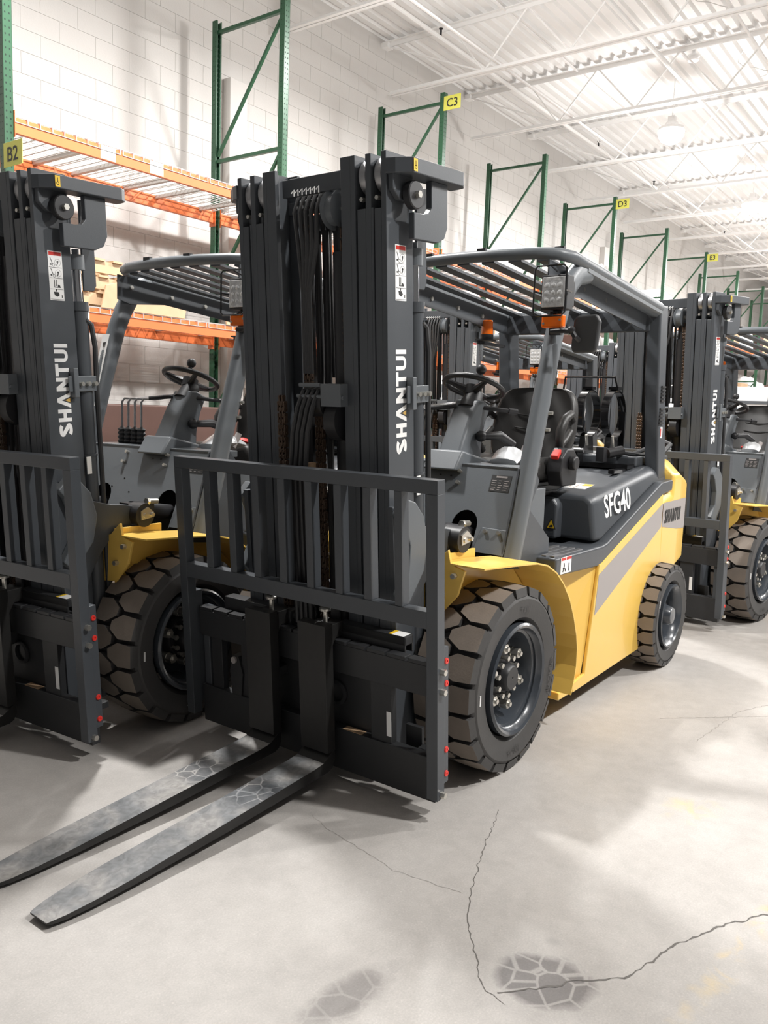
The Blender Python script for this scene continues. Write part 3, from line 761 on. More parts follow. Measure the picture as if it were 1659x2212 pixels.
    b = MB(); b.sweep([(-.55, CY, 1.60), (-.60, CY, 1.69)], [.07, .045], 14); b.sweep([(-.53, CY+.04, 1.62), (-.66, CY+.17, 1.605)], .012, 8); b.sweep([(-.66, CY+.17, 1.605), (-.70, CY+.20, 1.60)], .017, 8)
    b.sweep([(-.50, CY-.05, 1.62), (-.42, CY-.16, 1.605)], .012, 8); b.build('column_switches', K, sc, smooth=True)
    wc = Vector((-.60, CY-.01, 1.725)); ax_ = Vector((-.35, 0, .94)).normalized(); e1 = Vector((0, 1, 0)); e2 = ax_.cross(e1)
    b = MB(); b.sweep([wc+(e1*cos(2*pi*k/40)+e2*sin(2*pi*k/40))*.155 for k in range(40)], .0145, 10, closed=True)
    for a in (radians(90), radians(215), radians(325)):
        p_ = wc+(e1*cos(a)+e2*sin(a))*.15; b.sweep([wc-ax_*.03, wc-ax_*.015+(p_-wc)*.5, p_], [.03, .018, .012], 8)
    b.cyl(wc-ax_*.05, wc-ax_*.0, .045, 20)
    sw = b.build('steering_wheel', K, T, smooth=True)
    kp = wc+(e1*cos(.1)+e2*sin(.1))*.14 + Vector((-.0, 0, 0)); kp = wc-e2*.11+e1*.09
    MB().cyl(kp, kp+ax_*.03, .012, 8).ball(kp+ax_*.05, .027, 12).build('spinner_knob', K, sw, smooth=True)
    b = MB()
    for k in range(4):
        y_ = -.22-k*.055; x_ = -.47
        b.mi = 0; b.sweep([(x_, y_, 1.38), (x_, y_, 1.58), (x_-.01, y_+.012, 1.60), (x_-.06, y_+.05, 1.60), (x_-.22, CY-.08-.01*k, 1.645)], .007, 8)
    lv = b.build('hydraulic_levers', M['steel'], T, smooth=True)
    for k in range(4):
        y_ = -.22-k*.055
        MB().lathe([(.028 if i % 2 else .02-.0*i, .012*i) for i in range(8)]+[(.008, .1)], (-.47, y_, 1.335), 'z', 12).build('rubber_boot', K, lv, smooth=50)
    b = MB(); b.sweep([(-.52, CY+.11, 1.47), (-.60, CY+.16, 1.475), (-.70, CY+.19, 1.43)], [.02, .024, .018], 10); b.ball((-.51, CY+.10, 1.47), .03, 10); b.build('park_brake_lever', K, T, smooth=True)
    # crumpled seat cover bag and grip
    b = MB(); b.sweep([(-.50, .30, 1.345), (-.60, .28, 1.375), (-.70, .24, 1.37), (-.82, .20, 1.35)], [.02, .05, .045, .02], 9, ry=.075); b.build('seat_cover_bag', M['cloth'], T, smooth=50)
    b = MB(); b.sweep([(-.70, .29, 1.34), (-.735, .305, 1.42)], .018, 10); b.build('grab_grip', M['stripe'], T, smooth=True)
    # --- seat
    b = MB()
    def rbox(b, x0, x1, y0, y1, z0, z1): return b.box(x0, x1, y0, y1, z0, z1)
    SY = .04
    b.prism([(SY-.25, 1.22), (SY+.25, 1.22), (SY+.27, 1.30), (SY+.22, 1.355), (SY+.10, 1.34), (SY-.10, 1.34), (SY-.22, 1.355), (SY-.27, 1.30)], 'x', -1.33, -.84)
    se = b.build('seat_cushion', M['vinyl'], T, bevel=.04, seg=4, smooth=50)
    b = MB(); V = []; F = []
    prof = [(1.30, .20, .09), (1.36, .265, .10), (1.46, .285, .10), (1.58, .28, .09), (1.68, .262, .08), (1.735, .22, .06), (1.755, .16, .03)]
    for z, hw, d in prof:
        xb = -1.27-(z-1.3)*.28
        V += [(xb-d-.02, SY-hw*.85, z), (xb-.02, SY-hw, z), (xb+.04, SY-hw*.92, z), (xb-.02, SY-hw*.55, z), (xb-.02, SY+hw*.55, z), (xb+.04, SY+hw*.92, z), (xb-.02, SY+hw, z), (xb-d-.02, SY+hw*.85, z)]
    for i in range(len(prof)-1):
        for k in range(8): F.append((i*8+k, i*8+(k+1) % 8, i*8+8+(k+1) % 8, i*8+8+k))
    F += [tuple(range(8)), tuple(range(len(V)-8, len(V)))]
    b.add(V, F); sb = b.build('seat_back', M['vinyl'], T, smooth=60); md = sb.modifiers.new('sub', 'SUBSURF'); md.levels = md.render_levels = 2
    b = MB()
    for z in (1.50, 1.58):
        xb = -1.27-(z-1.3)*.28-.005
        b.sweep([(xb, SY-.12, z+.012), (xb+.004, SY, z), (xb, SY+.12, z+.012)], .005, 6)
    b.build('seam', M['ink'], sb)
    for s in (1, -1):
        b = MB(); b.sweep([(-1.20, SY+s*.26, 1.36), (-1.14, SY+s*.27, 1.42), (-1.13, SY+s*.275, 1.50), (-1.18, SY+s*.275, 1.57), (-1.27, SY+s*.27, 1.60), (-1.33, SY+s*.265, 1.57)], [.02, .026, .028, .028, .024, .02], 10)
        b.sweep([(-1.14, SY+s*.27, 1.42), (-1.22, SY+s*.265, 1.45), (-1.30, SY+s*.26, 1.5)], [.024, .02, .02], 8)
        b.build('hip_restraint', M['vinyl'], T, smooth=50)
    b = MB(); b.prism([(-1.20, 1.20), (-1.02, 1.20), (-.98, 1.28), (-1.0, 1.36), (-1.06, 1.41), (-1.14, 1.41), (-1.2, 1.36)], 'y', SY+.27, SY+.36); b.cyl((-1.10, SY+.36, 1.33), (-1.10, SY+.40, 1.33), .04, 20)
    sl_ = b.build('seat_side_housing', K, T, bevel=.01, seg=3, smooth=50)
    MB().prism([(-1.0, 1.345), (-1.03, 1.375), (-1.03, 1.405), (-.985, 1.37)], 'y', SY+.29, SY+.335).build('seatbelt_buckle', M['red_plastic'], T, bevel=.004)
    b = MB(); b.sweep([(-.93, SY+.02, 1.36), (-.95, SY+.10, 1.375), (-.97, SY+.15, 1.36)], .014, 6, ry=.03); b.build('seatbelt_buckle', M['red_plastic'], T)
    b = MB(); b.box(-1.36, -.84, SY-.24, SY+.24, 1.14, 1.215)
    for z in (1.155, 1.185): b.box(-1.37, -.83, SY-.255, SY+.255, z, z+.012)
    b.box(-1.3, -.9, SY-.2, SY+.2, 1.0, 1.15); b.build('seat_suspension', K, T)
    # --- gas cylinder cradle behind the seat
    b = MB(); b.box(-2.3, -1.85, -.35, .45, 1.27, 1.30); b.box(-2.28, -2.26, -.24, -.20, 1.30, 1.63); b.box(-2.28, -2.26, .22, .26, 1.30, 1.63)
    b.sweep([(-2.27, -.22, 1.62), (-2.24, -.18, 1.86), (-2.24, .18, 1.86), (-2.27, .24, 1.62)], .009, 8)
    b.box(-2.05, -1.88, -.05, .1, 1.30, 1.36)
    cr = b.build('tank_cradle', M['black_gloss'], T)
    MB().box(-2.60, -1.97, -.46, .46, 1.28, 1.345).build('radiator_cover', G, T, bevel=.012)
    for y_ in (.04, .22):
        b = MB(); c = (-2.15, y_, 1.612); b.lathe([(.160, -.026), (.160, .026), (.154, .026), (.154, -.026)], c, 'y', 40, closed=True)
        b.box(c[0]-.03, c[0]+.03, y_-.034, y_+.034, c[2]+.160, c[2]+.180)
        b.prism([(c[0]-.10, 1.30), (c[0]+.10, 1.30), (c[0]+.06, 1.46), (c[0]-.06, 1.46)], 'y', y_-.02, y_+.02)
        rg = b.build('strap_ring', M['black_gloss'], T, smooth=40)
        MB().cyl((c[0]+.10, y_+.05, 1.40), (c[0]+.12, y_+.05, 1.47), .010, 8).build('ring_bolt', M['zinc'], rg)
    b = MB(); b.ball((-1.93, .02, 1.36), .04, 12); b.cyl((-1.93, .02, 1.30), (-1.93, .02, 1.42), .018, 10); b.cyl((-1.93, -.05, 1.36), (-1.93, .12, 1.37), .016, 10); b.build('gas_regulator', M['steel'], T, smooth=True)
    b = MB(); b.cyl((-1.88, .30, 1.36), (-1.98, .36, 1.38), .032, 14); b.box(-1.86, -1.80, .26, .31, 1.31, 1.40); b.build('gas_valve', K, T, smooth=40)
    MB().sweep([(-1.98, .36, 1.37), (-2.15, .42, 1.35), (-2.35, .50, 1.36), (-2.50, .50, 1.42), (-2.60, .42, 1.44), (-2.62, .3, 1.38), (-2.5, .2, 1.32)], .016, 8).build('gas_hose', M['hose'], T, smooth=True)
    # --- overhead guard
    def zr(x): return 2.365-(-.6-x)*.07 if x < -.6 else 2.365
    for s in (1, -1):
        b = MB(); pts = [(-.215, s*.525, .905), (-.285, s*.525, 1.13), (-.45, s*.525, 1.70), (-.55, s*.525, 2.02), (-.60, s*.525, 2.13), (-.66, s*.525, 2.225), (-.75, s*.525, 2.295), (-.88, s*.525, 2.325)]
        b.sweep(pts, .040, 12, ry=.06)
        # side rail
        b.sweep([(-.80, s*.525, 2.325), (-1.3, s*.525, 2.29), (-1.95, s*.525, 2.245)], .035, 8, ry=.045)
        gp = b.build('guard_post', M['grey2'], T, smooth=50)
        b = MB(); b.prism([(-.14, .87), (-.28, 1.335), (-.44, 1.335), (-.505, 1.265), (-.415, 1.13), (-.65, .965), (-.655, .835), (-.35, .845)], 'y', s*.50, s*.508); b.build('post_gusset', M['grey'], T, bevel=.002)
        b = MB(); V = []; F = []
        for x, z in ((-1.92, 2.29), (-1.98, 1.8), (-2.12, 1.13)):
            V += [(x, s*.475, z), (x, s*.565, z), (x-.14, s*.565, z), (x-.14, s*.475, z)]
        for i in range(2):
            for k in range(4): F.append((i*4+k, i*4+(k+1) % 4, i*4+4+(k+1) % 4, i*4+4+k))
        F += [(0, 1, 2, 3), (8, 9, 10, 11)]
        b.add(V, F); rp = b.build('rear_post', M['grey'], T, bevel=.012, seg=3)
        b = MB()
        for z0 in (1.70, 1.56):
            for k in range(5): b.box(-2.10, -2.03, s*.566, s*.575, z0+k*.022, z0+k*.022+.010)
        b.build('vent_louvre', M['ink'], rp); 
        MB().box(-2.11, -2.07, s*.566, s*.5675, 1.47, 1.54).build('warning_sticker', M['white'], rp)
        MB().box(-2.085, -2.07, s*.5678, s*.568, 1.48, 1.53).build('warning_sticker', M['red'], rp)
        # inner side plate of the roof with bolts
        b = MB(); b.prism([(-.52, 2.335), (-.52, 2.19), (-.62, 2.17), (-.9, 2.20), (-1.9, 2.13), (-1.9, 2.25)], 'y', s*.478, s*.486); spl = b.build('roof_side_plate', M['grey'], T)
        for x_ in (-.62, -.95, -1.25, -1.55):
            MB().cyl((x_, s*.486, 2.27-(-.6-x_)*.06), (x_, s*.466, 2.27-(-.6-x_)*.06), .013, 8).build('bolt', M['zinc'], spl)
        # grab handle on the post
        if s < 0: continue
        b = MB(); b.sweep([(-.40, s*.50, 1.56), (-.46, s*.47, 1.55), (-.49, s*.46, 1.60), (-.57, s*.46, 1.86), (-.57, s*.47, 1.93), (-.50, s*.50, 1.97)], .010, 8); b.build('grab_handle', M['steel'], T, smooth=True)
        for x_, z_ in ((-.465, 1.60), (-.442, 1.52)):
            MB().cyl((x_, s*.555, z_), (x_-.002, s*.575, z_), .009, 8).build('bolt', M['zinc'], gp)
    b = MB(); fr = []
    for k in range(13):
        a = pi*k/12-pi/2; fr.append((-.50-.06*(1-cos(a))*1.0, .56*sin(a)*1.0, 2.372))
    fr = [(-.80, -.55, 2.352), (-.66, -.545, 2.362), (-.585, -.50, 2.37), (-.54, -.40, 2.373), (-.505, -.2, 2.374), (-.495, 0, 2.374), (-.505, .2, 2.374), (-.54, .40, 2.373), (-.585, .50, 2.37), (-.66, .545, 2.362), (-.80, .55, 2.352)]
    full = fr+[(-1.3, .55, zr(-1.3)), (-1.95, .55, zr(-1.95)), (-2.02, .50, zr(-2.02)), (-2.04, .3, zr(-2.04)), (-2.04, -.3, zr(-2.04)), (-2.02, -.50, zr(-2.02)), (-1.95, -.55, zr(-1.95)), (-1.3, -.55, zr(-1.3))]
    b.sweep(full, .030, 8, closed=True, ry=.026)
    rr_ = b.build('roof_rim', M['grey2'], T, smooth=50)
    for k in range(7):
        y_ = -.42+.14*k; xf = -.52-.1*(abs(y_)/.5)**2
        b = MB(); V = []; F = []
        for x in (xf, -1.3, -2.03):
            z = zr(x)-.005
            V += [(x, y_-.036, z-.018), (x, y_+.036, z-.018), (x, y_+.036, z-.004), (x, y_-.036, z-.004)]
        for i in range(2):
            for q in range(4): F.append((i*4+q, i*4+(q+1) % 4, i*4+4+(q+1) % 4, i*4+4+q))
        F += [(0, 1, 2, 3), (8, 9, 10, 11)]
        b.add(V, F); b.build('roof_slat', M['grey'], T)
    for x, y in ((-.50, .12), (-.50, -.2), (-.6, -.47), (-.62, .49)): MB().box(x-.012, x+.012, y-.025, y+.025, 2.392, 2.410).build('roof_clip', K, rr_)
    b = MB(); b.box(-1.99, -1.93, -.5, .5, 2.13, 2.26); b.build('rear_header', M['grey'], T, bevel=.005)
    b = MB(); b.sweep([(-.335, -.545, 1.62), (-.45, -.545, 2.0)], .004, 4, ry=.035) if False else None
    b = MB(); V = []; 
    V = [(-.52, 0, 2.405), (-.55, .35, 2.405), (-.66, .53, 2.397), (-2.0, .53, 2.305), (-2.0, -.53, 2.305), (-.66, -.53, 2.397), (-.55, -.35, 2.405)]
    # headlight with cage, indicator
    for s in (1,):
        hy = s*.56; hx = -.43; hz = 2.165
        b = MB(); b.box(hx-.075, hx, hy-.066, hy+.066, hz-.08, hz+.08)
        for k in range(5): b.box(hx-.115, hx-.075, hy-.055+k*.025, hy-.045+k*.025, hz-.06, hz+.06)
        b.box(hx-.10, hx-.03, hy-.015, hy+.015, hz-.15, hz-.08)
        hl = b.build('headlight', K, T, bevel=.01, seg=2)
        MB().box(hx, hx+.006, hy-.058, hy+.058, hz-.07, hz+.07).build('headlight_lens', M['lens'], hl, bevel=.004)
        b = MB()
        for a in range(3):
            for c in range(3): b.lathe([(.001, 0), (.010, .0005), (.012, .003), (.010, .004)], (hx+.006, hy-.032+a*.032, hz-.038+c*.034), 'x', 12)
        b.build('led_cell', M['lens'], hl, smooth=True)
        b = MB(); c = [(-.080, -.10), (-.066, -.115), (.066, -.115), (.080, -.10), (.080, .10), (.066, .115), (-.066, .115), (-.080, .10)]
        b.sweep([(hx+.045, hy+p[0], hz+p[1]) for p in c], .0045, 6, closed=True)
        for p in ((.08, 0), (-.08, 0), (0, .115), (0, -.115)): b.sweep([(hx+.045, hy+p[0], hz+p[1]), (hx-.03, hy+p[0]*.95, hz+p[1]*.85)], .0045, 6)
        b.build('cage_wire', M['black_gloss'], hl, smooth=True)
        b = MB(); b.box(hx-.035, hx+.005, hy-.055, hy+.055, 2.00, 2.062); ts = b.build('turn_signal', M['orange_lens'], T, bevel=.008, seg=2)
        b = MB(); b.cyl((hx+.003, hy-.042, 2.02), (hx+.009, hy-.042, 2.02), .006, 8); b.cyl((hx+.003, hy+.042, 2.035), (hx+.009, hy+.042, 2.035), .006, 8); b.build('bolt', M['zinc'], ts)
        b = MB(); b.box(hx-.06, hx-.035, hy-.03, hy+.03, 1.97, 2.08); b.build('lamp_bracket', K, T)
        # mirror
        b = MB(); mx_ = -.46; my = s*.715
        b.prism([(my-s*.058, 1.885), (my+s*.045, 1.885), (my+s*.06, 1.90), (my+s*.07, 2.03), (my+s*.05, 2.06), (my-s*.045, 2.055), (my-s*.06, 2.03), (my-s*.068, 1.91)], 'x', mx_-.03, mx_)
        mi = b.build('mirror', M['mirror_back'], T, bevel=.012, seg=3)
        b = MB(); b.sweep([(-.42, s*.56, 1.98), (-.43, s*.63, 1.985), (-.42, s*.665, 1.98)], .012, 8); b.sweep([(-.42, s*.665, 1.985), (-.42, s*.685, 1.955), (-.45, s*.69, 1.94)], .013, 8); b.ball((-.42, s*.665, 1.985), .02, 8); b.build('mirror_arm', K, mi, smooth=True)
    b = MB(); b.add([(-.262, -.484, 1.62), (-.232, -.55, 1.62), (-.345, -.55, 1.95), (-.375, -.484, 1.95)], [(0, 1, 2, 3)]) if False else None
    V = []
    for x_, z_ in ((-.365, 1.55), (-.478, 1.98)): V += [(x_+.006, -.555, z_), (x_+.006, -.495, z_)]
    b = MB(); b.add(V, [(0, 1, 3, 2)]); b.build('post_sticker', M['white'], T)
    b = MB()
    for k in range(5):
        z_ = 1.60+.075*k; x_ = -.365-(z_-1.55)*.263+.008
        b.add([(x_, -.545+.005*k, z_), (x_, -.515, z_+.004), (x_-.009, -.51, z_+.032), (x_-.009, -.54, z_+.028)], [(0, 1, 2, 3)])
    b.build('sticker_print', M['ink'], T)
    # beacon on the far rear post
    b = MB(); b.cyl((-1.6, -.46, 2.07), (-1.6, -.46, 2.10), .042, 20); b.box(-1.92, -1.58, -.52, -.50, 2.04, 2.06); b.box(-1.65, -1.55, -.52, -.42, 2.06, 2.07)
    bc = b.build('beacon_base', K, T, smooth=40)
    MB().lathe([(.038, 2.10), (.038, 2.15), (.036, 2.155), (.036, 2.185), (.03, 2.192), (.001, 2.195)], (-1.6, -.46, 0), 'z', 24).build('beacon_lens', M['orange_lens'], bc, smooth=30)
    # ================= mast =================
    MH = 2.435
    for s in (1, -1):
        def bx(b, u0, u1, y0, y1, s0, s1): b.box(u0, u1, min(s*y0, s*y1), max(s*y0, s*y1), s0, s1)
        b = MB(); bx(b, -.33, -.156, .369, .392, .02, MH); bx(b, -.176, -.156, .337, .369, .02, 2.235); bx(b, -.33, -.31, .337, .369, .02, MH)
        o_ = mt(b.build('outer_rail', G, T, bevel=.002))
        if True:
            place_text(LOGO, o_, 'logo_lettering', (-.243, s*.3926, 1.507), (0, 0, 1), (s, 0, 0), 1)
            if s < 0: pass
            b2 = MB(); y_ = s*.3926
            b2.box(-.281, -.209, y_-.0003, y_+.0003, 1.898, 2.107); st = b2.build('warning_sticker', M['white'], o_)
            y2 = s*.3932; b2 = MB(); b2.box(-.276, -.214, y2-.0002, y2+.0002, 2.088, 2.103); b2.build('sticker_print', M['red'], o_)
            b2 = MB()
            for q, z0 in enumerate((2.045, 2.0, 1.953, 1.91)):
                b2.box(-.278, -.212, y2-.0002, y2+.0002, z0-.008, z0-.0065)
                if q < 2:
                    b2.sweep([(-.220, y2, z0+.034), (-.232, y2, z0+.006)], .0012, 4); b2.lathe([(.0065, 0), (.005, 0)], (-.236, y2, z0+.002), 'y', 12, closed=True); b2.box(-.226, -.218, y2-.0003, y2+.0003, z0+.002, z0+.008)
                    b2.lathe([(.0155, 0), (.0145, 0)], (-.257, y2, z0+.014), 'y', 20, closed=True)
                    b2.sweep([(-.257, y2, z0+.022), (-.257, y2, z0+.012), (-.253, y2, z0+.003)], .002, 4); b2.sweep([(-.262, y2, z0+.018), (-.252, y2, z0+.017)], .0015, 4)
                elif q == 2:
                    b2.box(-.262, -.235, y2-.0003, y2+.0003, z0, z0+.003); b2.box(-.236, -.233, y2-.0003, y2+.0003, z0, z0+.034); b2.box(-.246, -.243, y2-.0003, y2+.0003, z0+.006, z0+.034); b2.add([(-.266, y2, z0), (-.25, y2, z0), (-.252, y2, z0+.014), (-.262, y2, z0+.010)], [(0, 1, 2, 3)])
                else:
                    b2.add([(-.232, y2, z0+.01), (-.228, y2, z0+.025), (-.252, y2, z0+.024), (-.258, y2, z0+.012), (-.246, y2, z0+.004)], [(0, 1, 2, 3, 4)]); b2.box(-.245, -.24, y2-.0003, y2+.0003, z0+.026, z0+.035); b2.box(-.272, -.268, y2-.0003, y2+.0003, z0, z0+.012)
            b2.build('sticker_print', M['ink'], o_)
        b = MB(); bx(b, -.32, -.158, .293, .319, .03, MH); bx(b, -.178, -.158, .252, .293, .03, 2.24); bx(b, -.32, -.30, .252, .293, .03, MH); bx(b, -.178, -.158, .319, .330, .03, 2.24)
        mt(b.build('middle_rail', G, T, bevel=.002))
        b = MB(); bx(b, -.31, -.156, .222, .244, .04, MH+.003); bx(b, -.178, -.156, .173, .222, .04, MH+.003); bx(b, -.31, -.29, .173, .222, .04, MH+.003)
        mt(b.build('inner_rail', G, T, bevel=.002))
        for y_ in (.250, .324):
            b = MB(); b.lathe([(.02, -.001), (.06, 0), (.068, .005), (.068, .034), (.06, .039), (.02, .04)], (-.235, s*y_, 2.362), 'y', 32, sgn=s); b.cyl((-.235, s*y_, 2.362), (-.235, s*(y_+.041), 2.362), .02, 12)
            ro = mt(b.build('mast_roller', M['steel'], T, smooth=40))
        for y_ in (.27, .343): mt(MB().cyl((-.18, s*y_, 2.275), (-.16, s*y_, 2.275), .009, 6).build('bolt', M['zinc'], T))
        # top bracket: thick slab, hook plate, wheel
        b = MB(); b.prism([(-.150, s*.392), (-.163, s*.43), (-.205, s*.485), (-.555, s*.485), (-.59, s*.465), (-.60, s*.43), (-.60, s*.392)], 'z', 2.352, 2.408)
        b.prism([(-.12, 2.27), (-.085, 2.31), (-.085, 2.40), (-.20, 2.40), (-.20, 2.27)] if False else [(-.165, 2.30), (-.165, 2.385), (-.28, 2.385), (-.28, 2.265), (-.21, 2.265)], 'y', s*.393, s*.418)
        tb = mt(b.build('mast_head_bracket', G, T, bevel=.004))
        b = MB(); b.box(-.228, -.203, min(s*.4855, s*.4862), max(s*.4855, s*.4862), 2.358, 2.402); b.build('hook_sticker', M['decal_yellow'], tb)
        b = MB(); yy = s*.4866; b.lathe([(.007, 0), (.0045, 0)], (-.2155, yy, 2.372), 'y', 12, closed=True); b.sweep([(-.2155, yy, 2.379), (-.2155, yy, 2.395)], .0013, 4); b.build('sticker_print', M['ink'], tb)
        hookP = [(-.285, 2.352), (-.285, 2.33), (-.372, 2.352), (-.372, 2.25), (-.355, 2.232), (-.325, 2.222), (-.252, 2.222), (-.252, 2.125), (-.40, 2.125), (-.445, 2.145), (-.468, 2.19), (-.468, 2.352)]
        b = MB(); b.prism([(-.372, 2.352), (-.372, 2.25), (-.352, 2.228), (-.318, 2.222), (-.252, 2.222), (-.252, 2.125), (-.42, 2.125), (-.465, 2.145), (-.488, 2.19), (-.488, 2.352)], 'y', s*.425, s*.452)
        b.build('hook_plate', G, tb, bevel=.003)
        b = MB(); b.lathe([(.01, 0), (.048, 0), (.052, .004), (.052, .030), (.048, .034), (.01, .034)], (-.262, s*.425, 2.285), 'y', 28, sgn=s); b.mi = 1; b.cyl((-.262, s*.39, 2.285), (-.262, s*.475, 2.285), .014, 6)
        mt(b.build('chain_wheel', [K, M['zinc']], T, smooth=40))
        b = MB(); b.prism([(-.43, 2.352), (-.50, 2.352), (-.50, 1.98), (-.485, 1.955), (-.43, 1.955)], 'y', s*.33, s*.342); mt(b.build('hose_guard_plate', G, T, bevel=.002))
        # lift cylinder
        b = MB(); b.cyl((-.375, s*.365, .02), (-.375, s*.365, 1.88), .038, 24); b.cyl((-.375, s*.365, 1.86), (-.375, s*.365, 1.90), .043, 24); b.cyl((-.375, s*.365, 1.20), (-.375, s*.365, 1.21), .042, 24)
        lc = mt(b.build('lift_cylinder', G, T, smooth=True))
        MB().cyl((-.375, s*.365, 1.88), (-.375, s*.365, 2.08), .020, 20).build('chrome_rod', M['chrome'], lc, smooth=True)
        b = MB(); b.cyl((-.375, s*.365, 2.04), (-.375, s*.365, 2.105), .037, 24); b.cyl((-.375, s*.365, 2.10), (-.375, s*.365, 2.13), .016, 12); b.build('rod_cap', M['grey2'], lc, smooth=True)
        MB().box(-.36, -.335, min(s*.400, s*.404), max(s*.400, s*.404), 1.12, 1.20).build('barcode_sticker', M['white'], lc)
        # clamp
        b = MB(); bx(b, -.305, -.28, .392, .425, 1.475, 1.605); b.box(-.42, -.26, min(s*.405, s*.413), max(s*.405, s*.413), 1.50, 1.57)
        cl = mt(b.build('hose_clamp', M['grey2'], T, bevel=.003))
        for u_ in (-.322, -.358, -.395): MB().cyl((u_, s*.413, 1.535), (u_, s*.432, 1.535), .010, 8).build('bolt', M['zinc'], cl)
        b = MB(); b.sweep([(-.415, s*.40, .25), (-.415, s*.405, 1.0), (-.415, s*.405, 1.50), (-.42, s*.405, 1.70), (-.41, s*.40, 1.80), (-.385, s*.395, 1.82)], .012, 8); mt(b.build('hydraulic_hose', M['hose'], T, smooth=True))
        b = MB(); b.sweep([(-.43, s*.34, .9), (-.44, s*.33, 1.6), (-.43, s*.32, 1.95)], .008, 6); b.sweep([(-.45, s*.30, .9), (-.46, s*.29, 1.6), (-.45, s*.28, 2.0)], .008, 6); mt(b.build('hydraulic_hose', M['hose'], T, smooth=True))
        # tilt bracket plates and pin
        b = MB(); b.prism([(-.171, 1.10), (-.251, 1.05), (-.318, 1.003), (-.441, .963), (-.533, .948), (-.60, .93), (-.631, .889), (-.60, .855), (-.534, .835), (-.43, .80), (-.36, .73), (-.30, .64), (-.26, .54), (-.21, .50), (-.16, .50), (-.14, 1.10)], 'y', s*.393, s*.42)
        tp = mt(b.build('mast_bracket', G, T, bevel=.003))
        b = MB(); b.prism([(-.192, 1.13), (-.243, 1.11), (-.301, 1.045), (-.33, .93), (-.30, .813), (-.188, .694), (-.132, .746), (-.190, .836), (-.203, .938), (-.166, 1.034), (-.13, 1.077)], 'y', s*.42, s*.462)
        b.build('bracket_stop', M['grey2'], tp, bevel=.006)
        b = MB(); b.cyl((-.605, s*.385, .89), (-.605, s*.47, .89), .058, 28); b.mi = 1; b.prism([(-.575, .87), (-.575, .915), (-.62, .93), (-.655, .90), (-.64, .875)], 'y', s*.47, s*.477); b.cyl((-.6, s*.477, .89), (-.6, s*.482, .89), .012, 12); b.cyl((-.64, s*.47, .89), (-.64, s*.49, .89), .011, 6)
        b.build('pivot_pin', [K, M['zinc']], tp, smooth=40)
        b = MB(); b.cyl((.06, s*.30, 1.04), (-.06, s*.27, 1.03), .042, 20); b.cyl((-.04, s*.27, 1.03), (-.9, s*.26, .90), .038, 18); b.box(-.02, .10, min(s*.26, s*.38), max(s*.26, s*.38), 1.0, 1.075)
        b.mi = 1; b.cyl((-.02, s*.40, 1.085), (.05, s*.41, 1.09), .014, 8); b.cyl((.045, s*.41, 1.09), (.06, s*.41, 1.09), .018, 6)
        b.build('tilt_cylinder', [K, M['zinc']], T, smooth=40)
    # cross members and centre stuff
    for q in ((-.23, -.20, -.175, .175, 2.335, 2.405), (-.31, -.28, -.22, .22, 2.28, 2.33), (-.36, -.325, -.37, .37, 1.30, 1.42), (-.36, -.325, -.37, .37, .55, .68), (-.36, -.325, -.37, .37, 2.2, 2.28), (-.31, -.29, -.22, .22, 1.0, 1.1), (-.36, -.33, -.37, .37, .05, .2)):
        mt(MB().box(*q).build('mast_crossmember', G, T, bevel=.003))
    b = MB(); b.cyl((-.24, .115, .06), (-.24, .115, 2.10), .045, 24); b.cyl((-.24, .115, 1.55), (-.24, .115, 2.2), .03, 20); b.cyl((-.27, -.05, .1), (-.27, -.05, 2.2), .016, 10); b.cyl((-.27, -.005, .1), (-.27, -.005, 2.2), .016, 10); b.box(-.28, -.24, -.12, -.08, .1, 2.3)
    mt(b.build('free_lift_cylinder', K, T, smooth=True))
    b = MB(); b.lathe([(.02, 0), (.072, 0), (.076, .004), (.06, .012), (.06, .05), (.076, .058), (.02, .06)], (-.215, .075, 2.262), 'y', 32); b.mi = 1; b.cyl((-.215, .06, 2.262), (-.215, .145, 2.262), .014, 8)
    mt(b.build('hose_sheave', [M['grey2'], M['zinc']], T, smooth=40))
    b = MB()
    for k in range(5):
        y_ = -.06+k*.03; b.sweep([(-.17, -.03+y_*.3, 1.62), (-.17, -.03+y_*.3, 1.95), (-.15, y_*.8, 2.12), (-.145, y_, 2.26), (-.17, y_, 2.315), (-.22, y_, 2.335), (-.27, y_, 2.31), (-.29, y_, 2.2), (-.30, y_, 1.6)], .009, 7)
    mt(b.build('hose_bundle', M['hose'], T, smooth=True))
    b = MB()
    for k in range(7): b.sweep([(-.145+.00*k, -.075+k*.022, 2.335), (-.15, -.065+k*.022, 2.348), (-.155, -.070+k*.022, 2.325)], .0028, 5)
    mt(b.build('cable_tie', M['white'], T))
    # lower hose pulley with the plate
    b = MB(); b.cyl((-.12, -.035, 1.575), (-.12, .08, 1.575), .009, 10); b.cyl((-.12, -.05, 1.53), (-.12, .2, 1.525), .008, 10); b.box(-.17, -.11, .085, .19, 1.49, 1.58); b.cyl((-.15, .07, 1.40), (-.15, .13, 1.40), .01, 8); b.mi = 1; b.cyl((-.17, -.03, 1.50), (-.17, .08, 1.50), .06, 24); b.cyl((-.2, .09, 1.43), (-.2, .15, 1.43), .085, 28)
    mt(b.build('hose_pulley', [M['grey2'], K], T, smooth=40))
    for k in range(4):
        y_ = -.02+k*.027
        b = MB(); b.sweep([(-.17, y_, 1.562), (-.13, y_-.004, 1.55), (-.10, y_-.014, 1.48), (-.085, y_-.03, 1.38), (-.085, y_-.05, 1.2), (-.09, y_-.05, .9), (-.10, y_-.05, .55)], .0105, 8); mt(b.build('hydraulic_hose', M['hose'], T, smooth=True))
